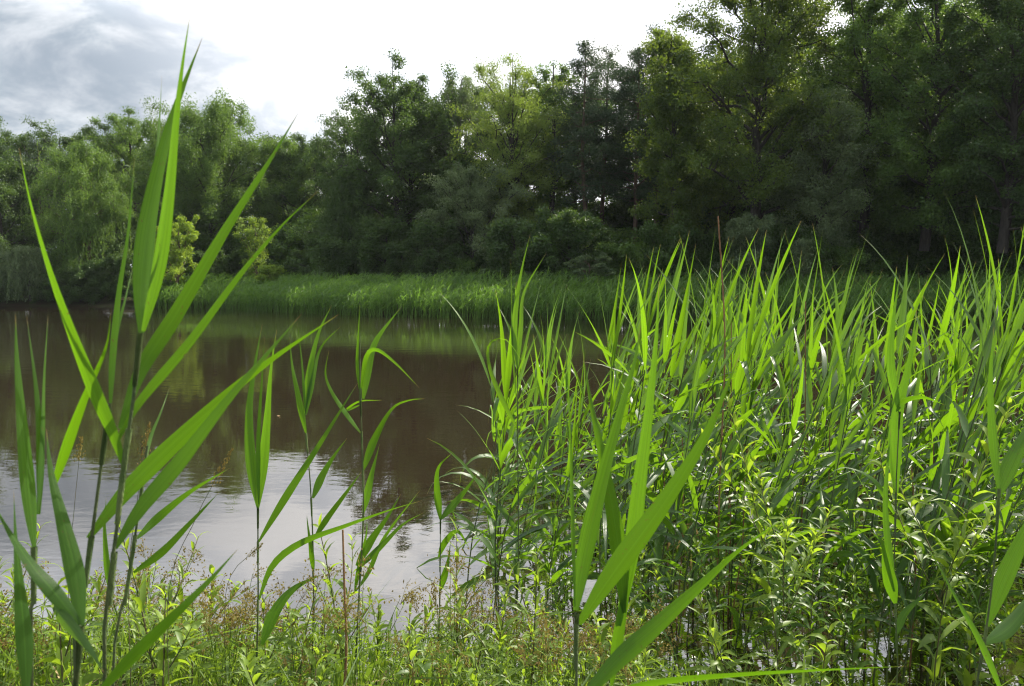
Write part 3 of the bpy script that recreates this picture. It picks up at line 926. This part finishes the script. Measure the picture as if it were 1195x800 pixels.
def traced_reed(label, stem, d, leaves, name="reed", cat="reed", r0=0.0034, mat="reed_stem", group=None):
    """stem: photo pixels from the bottom up, then straight down to the ground"""
    base = P(stem[0][0], stem[0][1], d)
    gz = min(float(ground_z(base[0], base[1])), base[2] - 0.02)
    foot = np.array([base[0] - 0.02, base[1], gz])
    o = thing(name, label, cat, foot, group=group)
    pts = [foot - foot] + [P(x, y, d) - foot for x, y in stem]
    mb = MB()
    pts = catmull(pts, 18)
    mb.tube(pts, np.linspace(r0, r0 * 0.6, 18), 7)
    obj("stem", mb.mesh("stem", M[mat]), o)
    pix = catmull([(x, y) for x, y in stem], 40) if len(stem) > 2 else np.array([np.array(stem[0]) * (1 - q) + np.array(stem[-1]) * q for q in np.linspace(0, 1, 40)])
    for lf in leaves:
        bx = np.hypot(pix[:, 0] - lf[0][0][0], pix[:, 1] - lf[0][0][1])
        j = int(np.argmin(bx))
        if bx[j] < 14 and j > 3:
            below = [q for q in range(j + 1) if abs(pix[q, 1] - pix[j, 1]) < 0.075 * F / d]
            if len(below) > 2:
                sp = np.array([P(pix[q, 0], pix[q, 1], d) for q in below]) - foot
                sm = MB()
                sm.tube(sp, np.linspace(r0 * 0.95, r0 * 1.22, len(sp)), 7, 0.5)
                obj("leaf_sheath", sm.mesh("leaf_sheath", M["sheath"]), o)
    for lf in leaves:
        a, kw = lf[:-1], lf[-1] if isinstance(lf[-1], dict) else {}
        if not isinstance(lf[-1], dict):
            a = lf
        traced_leaf(o, *a, **kw)
    return o


traced_reed("tallest reed at left, its broad upright leaf reaching into the sky", [(122, 790), (132, 660), (144, 550), (155, 470), (164, 388)], 1.0, [
    ([(165, 388), (166, 330), (174, 255), (192, 170), (210, 112), (236, 44)], 34, 1.0, 1.05, dict(roll=0.3, var=0.9)),
    ([(167, 386), (184, 315), (196, 230), (205, 140), (212, 80), (222, 16)], 25, 0.99, 1.0, dict(roll=-0.45, var=0.7)),
    ([(167, 384), (176, 260), (185, 160), (189, 88)], 12, 1.02, 1.1, dict(roll=0.8)),
    ([(146, 547), (132, 507), (112, 462), (84, 392), (58, 318), (36, 240), (22, 172)], 23, 1.0, 0.95, dict(roll=-0.5, var=0.85)),
    ([(140, 500), (165, 432), (205, 368), (262, 270), (316, 185), (349, 130)], 26, 1.0, 1.12, dict(roll=0.35, var=0.35)),
    ([(134, 520), (162, 470), (222, 398), (282, 318), (330, 262), (372, 222)], 16, 1.0, 1.1, dict(roll=0.3, var=0.55)),
    ([(134, 640), (166, 590), (208, 540), (262, 470), (312, 412), (352, 366)], 27, 1.0, 1.12, dict(roll=-0.3, var=0.55)),
])
traced_reed("slim reed just left of the tallest reed with one narrow upright leaf", [(88, 795), (100, 680), (112, 590), (122, 515), (129, 470)], 1.08, [
    ([(129, 475), (132, 420), (139, 345), (150, 270), (157, 184)], 13, 1.08, 1.1, dict(roll=0.6, var=0.8)),
    ([(128, 478), (134, 400), (146, 350), (156, 308)], 9, 1.08, 1.15, dict(roll=0.3)),
    ([(103, 628), (150, 570), (222, 500), (300, 432), (396, 366)], 30, 1.08, 1.2, dict(roll=0.3, var=0.7)),
    ([(60, 575), (80, 515), (100, 462), (124, 405), (130, 360)], 17, 1.15, 1.05, dict(roll=0.4, var=0.6)),
])
traced_reed("reed at the left edge with a folded upright leaf pair", [(37, 800), (39, 720), (40, 638)], 1.0, [
    ([(40, 638), (34, 570), (26, 490), (20, 420), (18, 366)], 25, 1.0, 1.05, dict(roll=0.4, var=0.6)),
    ([(44, 600), (50, 520), (52, 440), (56, 368)], 11, 1.0, 1.08, dict(roll=0.6, var=0.7)),
    ([(46, 600), (47, 520), (42, 450), (31, 368)], 12, 1.02, 1.05, dict(roll=0.5, var=0.2, label="leaf with a withered brown tip")),
])
traced_reed("short dark reed in the lower left corner with crossing leaves", [(88, 800), (92, 765), (95, 730)], 0.92, [
    ([(96, 730), (88, 670), (74, 610), (60, 552), (54, 500)], 30, 0.92, 0.98, dict(roll=0.3, var=0.5)),
    ([(94, 730), (66, 694), (34, 655), (2, 604), (-20, 560)], 24, 0.92, 0.9, dict(roll=0.7, var=0.1)),
    ([(62, 708), (80, 728), (102, 754), (122, 785)], 22, 0.92, 0.85, dict(roll=0.3, var=0.6, mat="reed_leaf")),
])
traced_reed("broad dark blade standing at the bottom left corner of the view", [(32, 830), (30, 806)], 0.9, [
    ([(31, 810), (29, 750), (24, 690), (19, 630), (16, 572)], 25, 0.9, 0.95, dict(roll=0.5, var=0.15)),
])
traced_reed("bright reed leaf sweeping up to the right from the bottom edge at left", [(108, 840), (112, 812)], 0.95, [
    ([(112, 812), (165, 758), (215, 708), (248, 674), (278, 640)], 27, 0.95, 1.1, dict(roll=0.7, var=0.7)),
])
traced_reed("reed behind the tallest left reed with short leaves low over the water", [(132, 790), (148, 690), (160, 610), (172, 520)], 1.5, [
    ([(160, 628), (185, 604), (222, 574), (268, 546)], 15, 1.5, 1.6, dict(roll=0.3, var=0.9)),
    ([(156, 668), (190, 644), (226, 606), (256, 574)], 15, 1.5, 1.6, dict(roll=0.5, var=0.1)),
    ([(170, 540), (176, 510), (188, 480), (198, 452)], 6, 1.5, 1.6, dict(roll=0.3, var=0.7)),
    ([(128, 690), (124, 650), (122, 610), (124, 580)], 10, 1.5, 1.5, dict(roll=0.3, var=0.8)),
])
traced_reed("lone reed with one tall green tuft in front of the bright water", [(301, 712), (301, 650), (301, 592)], 2.6, [
    ([(301, 592), (293, 540), (291, 480), (297, 430), (306, 378)], 17, 2.6, 2.7, dict(roll=0.4, var=0.6)),
    ([(301, 592), (307, 540), (312, 480), (316, 430), (323, 384)], 17, 2.6, 2.65, dict(roll=-0.3, var=0.9)),
    ([(302, 588), (302, 510), (306, 440), (309, 392)], 9, 2.6, 2.6, dict(roll=0.6, var=0.7)),
    ([(302, 632), (335, 578), (372, 520), (404, 468), (418, 446)], 13, 2.6, 2.8, dict(roll=0.5, var=0.5)),
    ([(302, 700), (318, 660), (350, 634), (402, 614), (452, 596), (492, 584)], 11, 2.6, 2.7, dict(roll=0.6, var=0.4)),
    ([(306, 752), (322, 712), (344, 686), (378, 669)], 20, 2.5, 2.6, dict(roll=0.3, var=0.8)),
])
traced_reed("reed with a fan of four upright leaves, second from left over the water", [(366, 690), (363, 580), (357, 505)], 2.9, [
    ([(357, 505), (348, 460), (341, 425), (338, 392)], 11, 2.9, 2.9, dict(roll=0.3, var=0.8)),
    ([(356, 480), (354, 440), (350, 400), (347, 376)], 5, 2.9, 2.9, dict(roll=0.3, var=0.6)),
    ([(356, 482), (362, 430), (372, 388), (387, 356)], 12, 2.9, 3.0, dict(roll=-0.3, var=0.8)),
    ([(357, 484), (366, 440), (375, 405), (398, 380)], 10, 2.9, 3.0, dict(roll=0.5, var=0.4)),
    ([(365, 581), (376, 556), (390, 532), (405, 511)], 14, 2.9, 3.0, dict(roll=0.3, var=0.8)),
    ([(367, 628), (384, 603), (402, 578), (422, 550)], 14, 2.9, 3.0, dict(roll=0.4, var=0.1)),
    ([(366, 668), (363, 640), (359, 610), (358, 600)], 9, 2.9, 2.8, dict(roll=0.4, var=0.3)),
])
traced_reed("reed with a bent-over leaf tip, third from left over the water", [(418, 710), (424, 600), (422, 505), (420, 440), (420, 400)], 2.8, [
    ([(421, 462), (417, 425), (418, 395), (420, 356)], 6, 2.8, 2.8, dict(roll=0.4, var=0.7)),
    ([(424, 465), (430, 425), (440, 395), (468, 358)], 15, 2.8, 2.9, dict(roll=-0.3, var=0.6)),
    ([(421, 455), (428, 415), (440, 408), (462, 424), (489, 452)], 8, 2.8, 2.75, dict(roll=0.3, var=0.9)),
    ([(421, 505), (404, 482), (388, 458), (380, 436), (384, 408)], 9, 2.8, 2.7, dict(roll=0.7, var=0.8)),
    ([(424, 548), (438, 512), (458, 477), (478, 467), (496, 465)], 15, 2.8, 2.9, dict(roll=0.5, var=0.3)),
    ([(424, 598), (430, 570), (436, 545), (443, 518)], 13, 2.8, 2.85, dict(roll=0.3, var=0.9)),
    ([(421, 472), (405, 478), (420, 468), (446, 467)], 5, 2.8, 2.8, dict(roll=0.3, var=0.8)),
    ([(416, 660), (434, 630), (452, 604), (468, 576)], 16, 2.8, 2.9, dict(roll=0.4, var=0.4)),
    ([(416, 665), (446, 636), (470, 612), (494, 598)], 10, 2.8, 2.9, dict(roll=0.4, var=0.4)),
    ([(415, 690), (430, 668), (450, 625), (490, 572)], 8, 2.8, 2.9, dict(roll=0.4, var=0.5)),
    ([(414, 690), (422, 650), (428, 620), (428, 605)], 9, 2.8, 2.8, dict(roll=0.4, var=0.8)),
])
traced_reed("dead red-brown stalk standing among the bank weeds", [(404, 760), (402, 690), (400, 618)], 2.6, [], name="dead_stalk", cat="stalk", r0=0.0052, mat="dead_stem")
traced_reed("dead brown reed stalk among the green reeds right of centre", [(835, 740), (840, 560), (846, 400), (838, 252)], 4.2, [], name="dead_stalk", cat="stalk", r0=0.006, mat="dead_stem")
traced_reed("reed with one folded leaf at the left margin of the near reed bed", [(513, 715), (514, 606)], 3.6, [
    ([(514, 606), (510, 570), (512, 545), (528, 528)], 12, 3.6, 3.6, dict(roll=0.4, var=0.7)),
    ([(512, 650), (520, 632), (534, 620), (548, 640)], 11, 3.6, 3.6, dict(roll=0.5, var=0.2)),
    ([(513, 690), (520, 668), (524, 650), (526, 630)], 12, 3.6, 3.6, dict(roll=0.5, var=0.4)),
    ([(514, 606), (528, 590), (545, 570), (560, 548)], 12, 3.6, 3.7, dict(roll=0.5, var=0.2)),
])
traced_reed("reed with a tall pale green spear leaf standing clear at the bed's left end", [(605, 640), (604, 520), (604, 430)], 3.9, [
    ([(604, 432), (600, 390), (604, 345), (610, 310), (619, 272)], 11, 3.9, 3.9, dict(roll=0.3, var=0.9, mat="reed_leaf")),
    ([(604, 430), (608, 380), (612, 340), (638, 294)], 8, 3.9, 4.0, dict(roll=0.4, var=0.8, mat="reed_leaf")),
    ([(603, 470), (598, 400), (597, 340), (596, 302)], 4, 3.9, 3.9, dict(roll=0.3, var=0.5, mat="reed_leaf")),
    ([(604, 500), (588, 470), (572, 430), (571, 402), (590, 396), (612, 425)], 8, 3.9, 3.8, dict(roll=0.6, var=0.6, mat="reed_leaf")),
])
traced_reed("near reed right of centre, big broad leaves fanning out low", [(672, 830), (672, 760), (673, 716)], 1.25, [
    ([(672, 712), (682, 655), (700, 575), (722, 490), (740, 425), (748, 380)], 34, 1.25, 1.35, dict(roll=0.35, var=0.9)),
    ([(676, 728), (716, 668), (774, 588), (822, 512), (848, 452), (864, 412)], 36, 1.25, 1.3, dict(roll=0.5, var=0.15)),
    ([(728, 715), (722, 640), (706, 545), (690, 470), (680, 410)], 27, 1.5, 1.45, dict(roll=0.4, var=0.35)),
    ([(722, 730), (736, 650), (746, 565), (758, 470), (766, 390), (769, 328)], 27, 1.5, 1.6, dict(roll=-0.3, var=0.9)),
    ([(671, 708), (669, 620), (666, 520), (662, 415)], 8, 1.25, 1.3, dict(roll=0.4, var=0.8)),
    ([(714, 800), (724, 730), (735, 672), (752, 610)], 20, 1.5, 1.5, dict(roll=0.5, var=0.5)),
])
traced_reed("bright reed leaf crossing low in front of the right reeds", [(655, 860), (672, 826)], 1.15, [
    ([(674, 822), (720, 772), (770, 728), (820, 682), (866, 640), (926, 598)], 28, 1.15, 1.35, dict(roll=0.75, var=0.9)),
])
traced_reed("long pale blade lying almost flat along the bottom edge at right", [(660, 850), (672, 822)], 1.2, [
    ([(674, 820), (760, 798), (860, 788), (960, 782), (1062, 777)], 13, 1.2, 1.35, dict(roll=0.8, var=0.5)),
])
traced_reed("narrow bright blade bending down to the bottom edge at right", [(1178, 840), (1172, 815)], 1.5, [
    ([(1172, 815), (1146, 752), (1112, 690), (1078, 628)], 11, 1.5, 1.6, dict(roll=0.3, var=0.9)),
])
traced_reed("reed at the right edge with broad half-shaded leaves", [(1140, 800), (1150, 740), (1160, 660), (1166, 570)], 1.9, [
    ([(1152, 730), (1176, 668), (1206, 606), (1250, 540)], 30, 1.9, 2.0, dict(roll=0.3, var=0.5)),
    ([(1164, 580), (1180, 540), (1200, 500), (1236, 450)], 26, 1.9, 2.0, dict(roll=-0.3, var=0.8)),
    ([(1166, 572), (1160, 520), (1156, 450), (1160, 380)], 15, 1.9, 2.0, dict(roll=0.4, var=0.7)),
    ([(1150, 750), (1180, 730), (1210, 690), (1240, 640)], 26, 1.9, 2.1, dict(roll=0.3, var=0.3)),
])
traced_reed("reed with a hanging spear leaf low in the right-hand reeds", [(1047, 790), (1046, 745), (1045, 704)], 2.9, [
    ([(1045, 704), (1036, 664), (1031, 634), (1016, 620)], 22, 2.9, 2.9, dict(roll=0.3, var=0.4)),
    ([(1044, 690), (1034, 600), (1036, 540), (1040, 500)], 14, 2.9, 3.0, dict(roll=0.4, var=0.9)),
    ([(1046, 740), (1056, 716), (1072, 700), (1082, 690)], 14, 2.9, 3.0, dict(roll=0.4, var=0.1)),
])
traced_reed("reed with an upright leaf pair and one arching pale leaf at right", [(1044, 640), (1046, 560), (1050, 480)], 3.1, [
    ([(1046, 575), (1044, 530), (1048, 480), (1062, 420), (1070, 360)], 22, 3.1, 3.2, dict(roll=0.3, var=0.8)),
    ([(1046, 480), (1056, 468), (1078, 464), (1102, 472)], 10, 3.1, 3.1, dict(roll=0.8, var=0.4)),
    ([(1050, 482), (1040, 430), (1042, 380), (1050, 320)], 14, 3.1, 3.2, dict(roll=0.4, var=0.9)),
    ([(1044, 600), (1020, 560), (985, 545), (960, 560)], 10, 3.1, 3.0, dict(roll=0.6, var=0.7)),
])


r = np.random.default_rng(91)
for i in range(12):
    px, D = r.uniform(620, 1180), r.uniform(4.0, 5.6)
    top = r.uniform(330, 560)
    x0 = px + r.normal() * 14
    traced_reed("dead tan reed stalk left from last year among the green reeds", [(px, 720), ((px + x0) / 2 + 4, (720 + top) / 2), (x0, top)], D,
                [([(px, 640), (px + 16, 610), (px + 26, 640), (px + 30, 690)], 9, D, D, dict(roll=0.5, var=0.5, mat="straw", n=10))] if i % 3 == 0 else [],
                name="dead_stalk", cat="stalk", r0=0.0048, mat="dead_stem", group="dead stalks in the near reed bed")


# ------------------------------------------------------------------ bank herbs and rushes
def make_herb(seed, h, node=0.035, ll=0.075, lw=0.015, bushy=0, mat="herb_leaf"):
    r = np.random.default_rng(seed)
    st, lf, tp = MB(), MB(), MB()

    def shoot(p0, dv, ln, scale):
        n = 8
        s = np.linspace(0, 1, n)
        bend = r.normal(size=2) * 0.10 * ln
        pts = p0 + np.outer(s, dv) * ln + np.column_stack([bend[0] * s ** 2, bend[1] * s ** 2, 0 * s])
        st.tube(pts, np.linspace(0.0032, 0.0012, n) * scale, 4)
        k = 0
        z = ln * 0.12
        while z < ln:
            q = z / ln
            p = np.array([np.interp(q, s, pts[:, c]) for c in range(3)])
            for e in range(2):
                a = k * 1.57 + e * PI + r.normal() * 0.35
                hd = np.array([math.cos(a), math.sin(a), 0])
                L = ll * scale * (1.15 - 0.75 * q ** 2) * r.uniform(0.75, 1.3)
                el = R(30 + 35 * q + r.normal() * 14)
                dst = tp if q > 0.86 else lf
                seg = [p]
                for j in range(3):
                    seg.append(seg[-1] + (hd * math.cos(el) + np.array([0, 0, math.sin(el)])) * L / 3)
                    el -= R(r.uniform(10, 38))
                sdv = np.cross(hd, [0, 0, 1.0])
                dst.ribbon(np.array(seg), lw * scale * r.uniform(0.8, 1.25) * (1.1 - 0.5 * q), rot_about(sdv, hd, r.normal() * 0.4), 0.3, np.clip(0.3 + 0.5 * q + r.normal() * 0.2, 0, 1), herb_profile, 5)
            k += 1
            z += node * scale * (1.15 - 0.55 * q) * r.uniform(0.8, 1.2)

    shoot(np.zeros(3), unit(np.array([r.normal() * 0.08, r.normal() * 0.08, 1])), h, 1.0)
    for i in range(bushy):
        a = r.uniform(0, 2 * PI)
        shoot(np.array([0, 0, h * r.uniform(0.25, 0.6)]), unit(np.array([math.cos(a) * 0.6, math.sin(a) * 0.6, 1])), h * r.uniform(0.3, 0.5), 0.75)
    return [("stem", st.mesh("herb_stem", M["herb_stem"])), ("foliage", lf.mesh("herb_foliage", M[mat])), ("shoot_tip", tp.mesh("herb_tip", M["herb_tip"]))]


def make_rush(seed, h, nst=9):
    r = np.random.default_rng(seed)
    lf, heads = MB(), []
    for i in range(nst):
        sdm = MB()
        heads.append(sdm)
        a = r.uniform(0, 2 * PI)
        hd = np.array([math.cos(a), math.sin(a), 0])
        ln = h * r.uniform(0.7, 1.1)
        sp = r.uniform(0.05, 0.35)
        p = np.array([hd * 0.02 + (hd * sp * s ** 1.6 + np.array([0, 0, s])) * ln for s in np.linspace(0, 1, 5)])
        lf.tube(catmull(p, 7), np.linspace(0.0018, 0.0009, 7), 4, r.random())
        top = p[-1]
        # seed head: thin rays that each carry small brown spikelets
        for k in range(r.integers(5, 9)):
            dv = unit(hd * 0.3 + r.normal(size=3) * 0.7 + np.array([0, 0, 0.5]))
            rl = r.uniform(0.03, 0.085)
            e = top + dv * rl
            sdm.tube([top - np.array([0, 0, 0.02]), (top + e) / 2 + np.array([0, 0, 0.004]), e], [0.0007, 0.0006, 0.0005], 3, 0.8)
            nsp = r.integers(7, 13)
            c = e + r.normal(size=(nsp, 3)) * 0.010 - np.outer(r.random(nsp), dv) * rl * 0.55
            u = unit(r.normal(size=(nsp, 3)) + np.array([0, 0, 0.6]))
            wv = unit(np.cross(u, r.normal(size=(nsp, 3))))
            sdm.rhombs(c, u, wv, r.uniform(0.007, 0.015, nsp), r.uniform(0.005, 0.008, nsp), np.clip(r.random(nsp), 0, 1))
    for i in range(nst * 2):
        a = r.uniform(0, 2 * PI)
        hd = np.array([math.cos(a), math.sin(a), 0])
        ln = h * r.uniform(0.4, 0.95)
        sp, dr = r.uniform(0.2, 0.8), r.uniform(0.1, 0.7)
        p = np.array([(hd * sp * s ** 1.3 + np.array([0, 0, s * (1 - dr * s)])) * ln for s in np.linspace(0, 1, 5)])
        lf.ribbon(p, r.uniform(0.004, 0.010), rot_about(np.cross(hd, [0, 0, 1.0]), hd, r.normal() * 0.5), 0.3, r.random(), blade_profile, 7)
    return [("foliage", lf.mesh("rush_foliage", M["rush_leaf"])), *[("seed_head", s.mesh("rush_seed_head", M["seed"])) for s in heads]]


herb_low = [make_herb(300 + i, h, nd_, ll_, lw_, b_) for i, (h, nd_, ll_, lw_, b_) in enumerate(((0.34, 0.045, 0.105, 0.020, 1), (0.42, 0.050, 0.12, 0.017, 2), (0.26, 0.035, 0.08, 0.020, 1), (0.50, 0.050, 0.11, 0.016, 3), (0.36, 0.040, 0.095, 0.026, 1), (0.30, 0.03, 0.06, 0.011, 2)))]
herb_tall = [make_herb(320 + i, h, 0.072, 0.165, 0.030, b_, "tall_herb") for i, (h, b_) in enumerate(((1.0, 3), (1.15, 4), (0.85, 3), (1.25, 5), (0.95, 3)))]
herb_head = [make_herb(361, 1.25, 0.060, 0.15, 0.026, 5), make_herb(362, 1.15, 0.060, 0.15, 0.026, 4)]
rush_me = [make_rush(340 + i, h, n_) for i, (h, n_) in enumerate(((0.42, 7), (0.5, 8), (0.36, 6), (0.46, 8)))]


def place(kind, variants, k, label, cat, loc, rz, sc, group, store={}):
    key = (kind, id(variants), k)
    if key not in store:
        o = thing(kind, label, cat, loc, rz, sc, group)
        for nm, me in variants[k]:
            obj(nm, me, o)
        store[key] = o
        return o
    return dup(store[key], label, loc, rz, sc, group, (rng.normal() * 0.06, rng.normal() * 0.06 + 0.03))


r = np.random.default_rng(77)


def bank_spots(n, d0, d1, p0, p1, gap, patch=False):
    out = []
    tr_ = 0
    while len(out) < n and tr_ < 20000:
        tr_ += 1
        D = r.uniform(d0, d1)
        x = (r.uniform(p0, p1) - CX) / F * D
        if patch and math.sin(x * 3.1 + 0.5) * math.sin(D * 4.3 + x) < 0.05 and r.random() < 0.85:
            continue
        if all((x - a) ** 2 + (D - b_) ** 2 > gap ** 2 for a, b_ in out):
            out.append((x, D))
    return out


for x, D in bank_spots(44, 2.35, 4.0, -40, 760, 0.10, True):
    k = int(r.integers(0, len(rush_me)))
    tall = 0.78 if D > 3.5 else 0.95
    place("seeding_rush", rush_me, k, "tuft of rush with brown seed heads on the weedy near bank", "rush", (x, D, float(ground_z(x, D))), r.uniform(0, 6.28), r.uniform(0.75, 1.1) * tall, "seeding rushes on the near bank")
for x, D in bank_spots(170, 2.3, 4.1, -60, 760, 0.09):
    k = int(r.integers(0, len(herb_low)))
    tall = 0.70 if D > 3.5 else 0.95
    place("leafy_herb", herb_low, k, "low leafy herb with narrow green leaves on the weedy near bank", "herb", (x, D, float(ground_z(x, D))), r.uniform(0, 6.28), r.choice([0.55, 0.75, 0.9, 1.1, 1.4]) * tall, "low herbs on the near bank")
for x, D in bank_spots(10, 2.9, 4.2, 720, 1260, 0.2):
    k = int(r.integers(0, len(herb_low)))
    place("leafy_herb", herb_low, k, "leafy herb crowding the foot of the near reeds", "herb", (x, D, max(float(ground_z(x, D)), -0.05)), r.uniform(0, 6.28), r.uniform(0.9, 1.6), "herbs at the foot of the near reeds")
for x, D in bank_spots(15, 3.5, 4.8, 600, 1230, 0.26):
    k = int(r.integers(0, len(herb_tall)))
    left = (x / D * F + CX) < 740
    place("tall_herb", herb_tall, k, "tall leafy herb with pale yellow-green tips among the near reeds", "herb", (x, D, max(float(ground_z(x, D)), -0.05)), r.uniform(0, 6.28),
          r.uniform(0.55, 0.75) if left else r.uniform(0.75, 1.1), "tall herbs among the near reeds")
for (px, py), lab in (((925, 480), "tall herb with a bright yellow-green head left of the gap in the reeds"), ((1112, 470), "tall herb with a bright yellow-green head at the far right"), ((960, 600), None)):
    if lab:
        D = 3.3
        x = (px - CX) / F * D
        z = float(ground_z(x, D))
        Ht = P(px, py, D)[2] - z
        place("tall_herb", herb_head, 0 if px < 1000 else 1, lab, "herb", (x, D, z), 0.4, Ht / (1.25 if px < 1000 else 1.15), None)

r = np.random.default_rng(123)
for i in range(1):
    px, D = 322, 11.5
    mb = MB()
    Ls = r.uniform(0.05, 0.11)
    mb.ribbon(np.array([[-Ls, 0, 0.0], [-Ls / 3, r.normal() * 0.012, 0.008], [Ls / 3, r.normal() * 0.012, 0.006], [Ls, 0, 0.014]]), r.uniform(0.025, 0.05), np.array([0, 1.0, 0.15]), 0.4, r.random(), herb_profile, 8)
    o = obj("floating_leaf", mb.mesh("floating_leaf", M["straw"]))
    o.location = ((px - CX) / F * D, D, 0.004)
    o.rotation_euler = (0, 0, r.uniform(0, 6.28))
    o["label"], o["category"] = "small pale dry leaf floating alone on the brown pond water", "leaf"

# seeding grass stalks on the left bank
GS = [("tall grass stalk with a greenish narrow spike before the bright water", [(80, 690), (86, 600), (94, 520)], 2.2, 18, 0.35),
      ("thin grass stalk with a reddish-brown loose head beside the tallest left reed", [(150, 700), (158, 600), (172, 508)], 2.0, 26, 0.0),
      ("thin leaning grass stalk with a brown head over the bright water", [(196, 700), (226, 610), (262, 540)], 2.2, 30, 0.05),
      ("fine dark grass stalk with a feathery head above the bank weeds at left", [(262, 720), (270, 670), (300, 640)], 2.6, 14, 0.3)]
for lab, pts, d, hl, vv in GS:
    base = P(*pts[0], d)
    foot = np.array([base[0], base[1], float(ground_z(base[0], base[1]))])
    o = thing("grass_stalk", lab, "grass stalk", foot)
    p3 = catmull([np.zeros(3)] + [P(a, b_, d) - foot for a, b_ in pts], 16)
    mb = MB()
    mb.tube(p3, np.linspace(0.0016, 0.0008, 16), 4)
    obj("stem", mb.mesh("stalk_stem", M["herb_stem"]), o)
    mb = MB()
    n_ = 110
    q = r.random(n_)
    tipd = unit(p3[-1] - p3[-3])
    sp = hl * d / F * 1.6
    c = p3[-1] + np.outer(q - 0.6, tipd) * sp + r.normal(size=(n_, 3)) * 0.0065 * (1.2 - q)[:, None]
    u = unit(tipd + r.normal(size=(n_, 3)) * 0.4)
    mb.rhombs(c, u, unit(np.cross(u, r.normal(size=(n_, 3)))), r.uniform(0.006, 0.011, n_), r.uniform(0.002, 0.004, n_), np.clip(vv + r.random(n_) * 0.6, 0, 1))
    obj("seed_head", mb.mesh("stalk_head", M["seed"]), o)

# grass and small ground cover on the near bank
b = MB()
N = 15000
gxx = r.uniform(-5.2, 5.6, N)
gyy = r.uniform(0.9, 4.25, N)
ok = np.abs(gxx) < gyy * 0.72 + 0.8
gxx, gyy = gxx[ok], gyy[ok]
N = len(gxx)
gz = ground_z(gxx, gyy)
p0 = np.column_stack([gxx, gyy, gz])
az = r.uniform(0, 2 * PI, N)
hd = np.column_stack([np.cos(az) + 0.25, np.sin(az), np.zeros(N)])
L = r.uniform(0.10, 0.42, N) * np.where(gyy > 3.6, 0.75, 1)
p1 = p0 + hd * (L * 0.2)[:, None] + np.array([0, 0, 1]) * (L * 0.6)[:, None]
p2 = p0 + hd * (L * r.uniform(0.3, 0.9, N))[:, None] + np.array([0, 0, 1]) * (L * r.uniform(0.4, 1.0, N))[:, None]
sv = unit(np.cross(p2 - p0, r.normal(size=(N, 3)) + np.array([0, 0, 1.0])))
blade_batch(b, p0, p1, p2, sv, r.uniform(0.004, 0.013, N), r.random(N))
o = obj("grass", b.mesh("grass", M["grass"], False))
o["kind"] = "stuff"
o["label"] = "short grass covering the near bank between the weeds"
o["category"] = "grass"
# dry litter lying on the bank
b = MB()
N = 2600
gxx, gyy = r.uniform(-4.5, 5.0, N), r.uniform(1.2, 4.2, N)
c = np.column_stack([gxx, gyy, ground_z(gxx, gyy) + r.uniform(0.01, 0.10, N)])
u = unit(np.column_stack([r.normal(size=(N, 2)), r.normal(size=N) * 0.2]))
b.rhombs(c, u, unit(np.cross(u, r.normal(size=(N, 3)) * 0.4 + np.array([0, 0, 1]))), r.uniform(0.05, 0.22, N), r.uniform(0.004, 0.012, N), r.random(N))
o = obj("straw_litter", b.mesh("straw_litter", M["straw"], False))
o["kind"] = "stuff"
o["label"] = "dry broken stalks lying on the near bank"
o["category"] = "litter"

# thin haze added over the pond and wood to lift the darkest shade
b = MB()
x0, x1, y0, y1, z0, z1 = -1600, 1600, -400, 2600, -3.0, 34.0
v = [(x, y, z) for z in (z0, z1) for x, y in ((x0, y0), (x1, y0), (x1, y1), (x0, y1))]
b.add(v, [(0, 3, 2, 1), (4, 5, 6, 7), (0, 1, 5, 4), (1, 2, 6, 5), (2, 3, 7, 6), (3, 0, 4, 7)])
m, t = newmat("haze_air")
pv = t.n("ShaderNodeVolumePrincipled", None, Color=(0.90, 0.94, 1.0, 1.0), Density=HAZE)
t.n("ShaderNodeOutputMaterial", None, Volume=pv.outputs[0])
o = obj("haze", b.mesh("haze", m, False))
o["kind"] = "stuff"
o["label"] = "thin pale haze added over the pond and the wood to lift dark tones"
o["category"] = "haze"
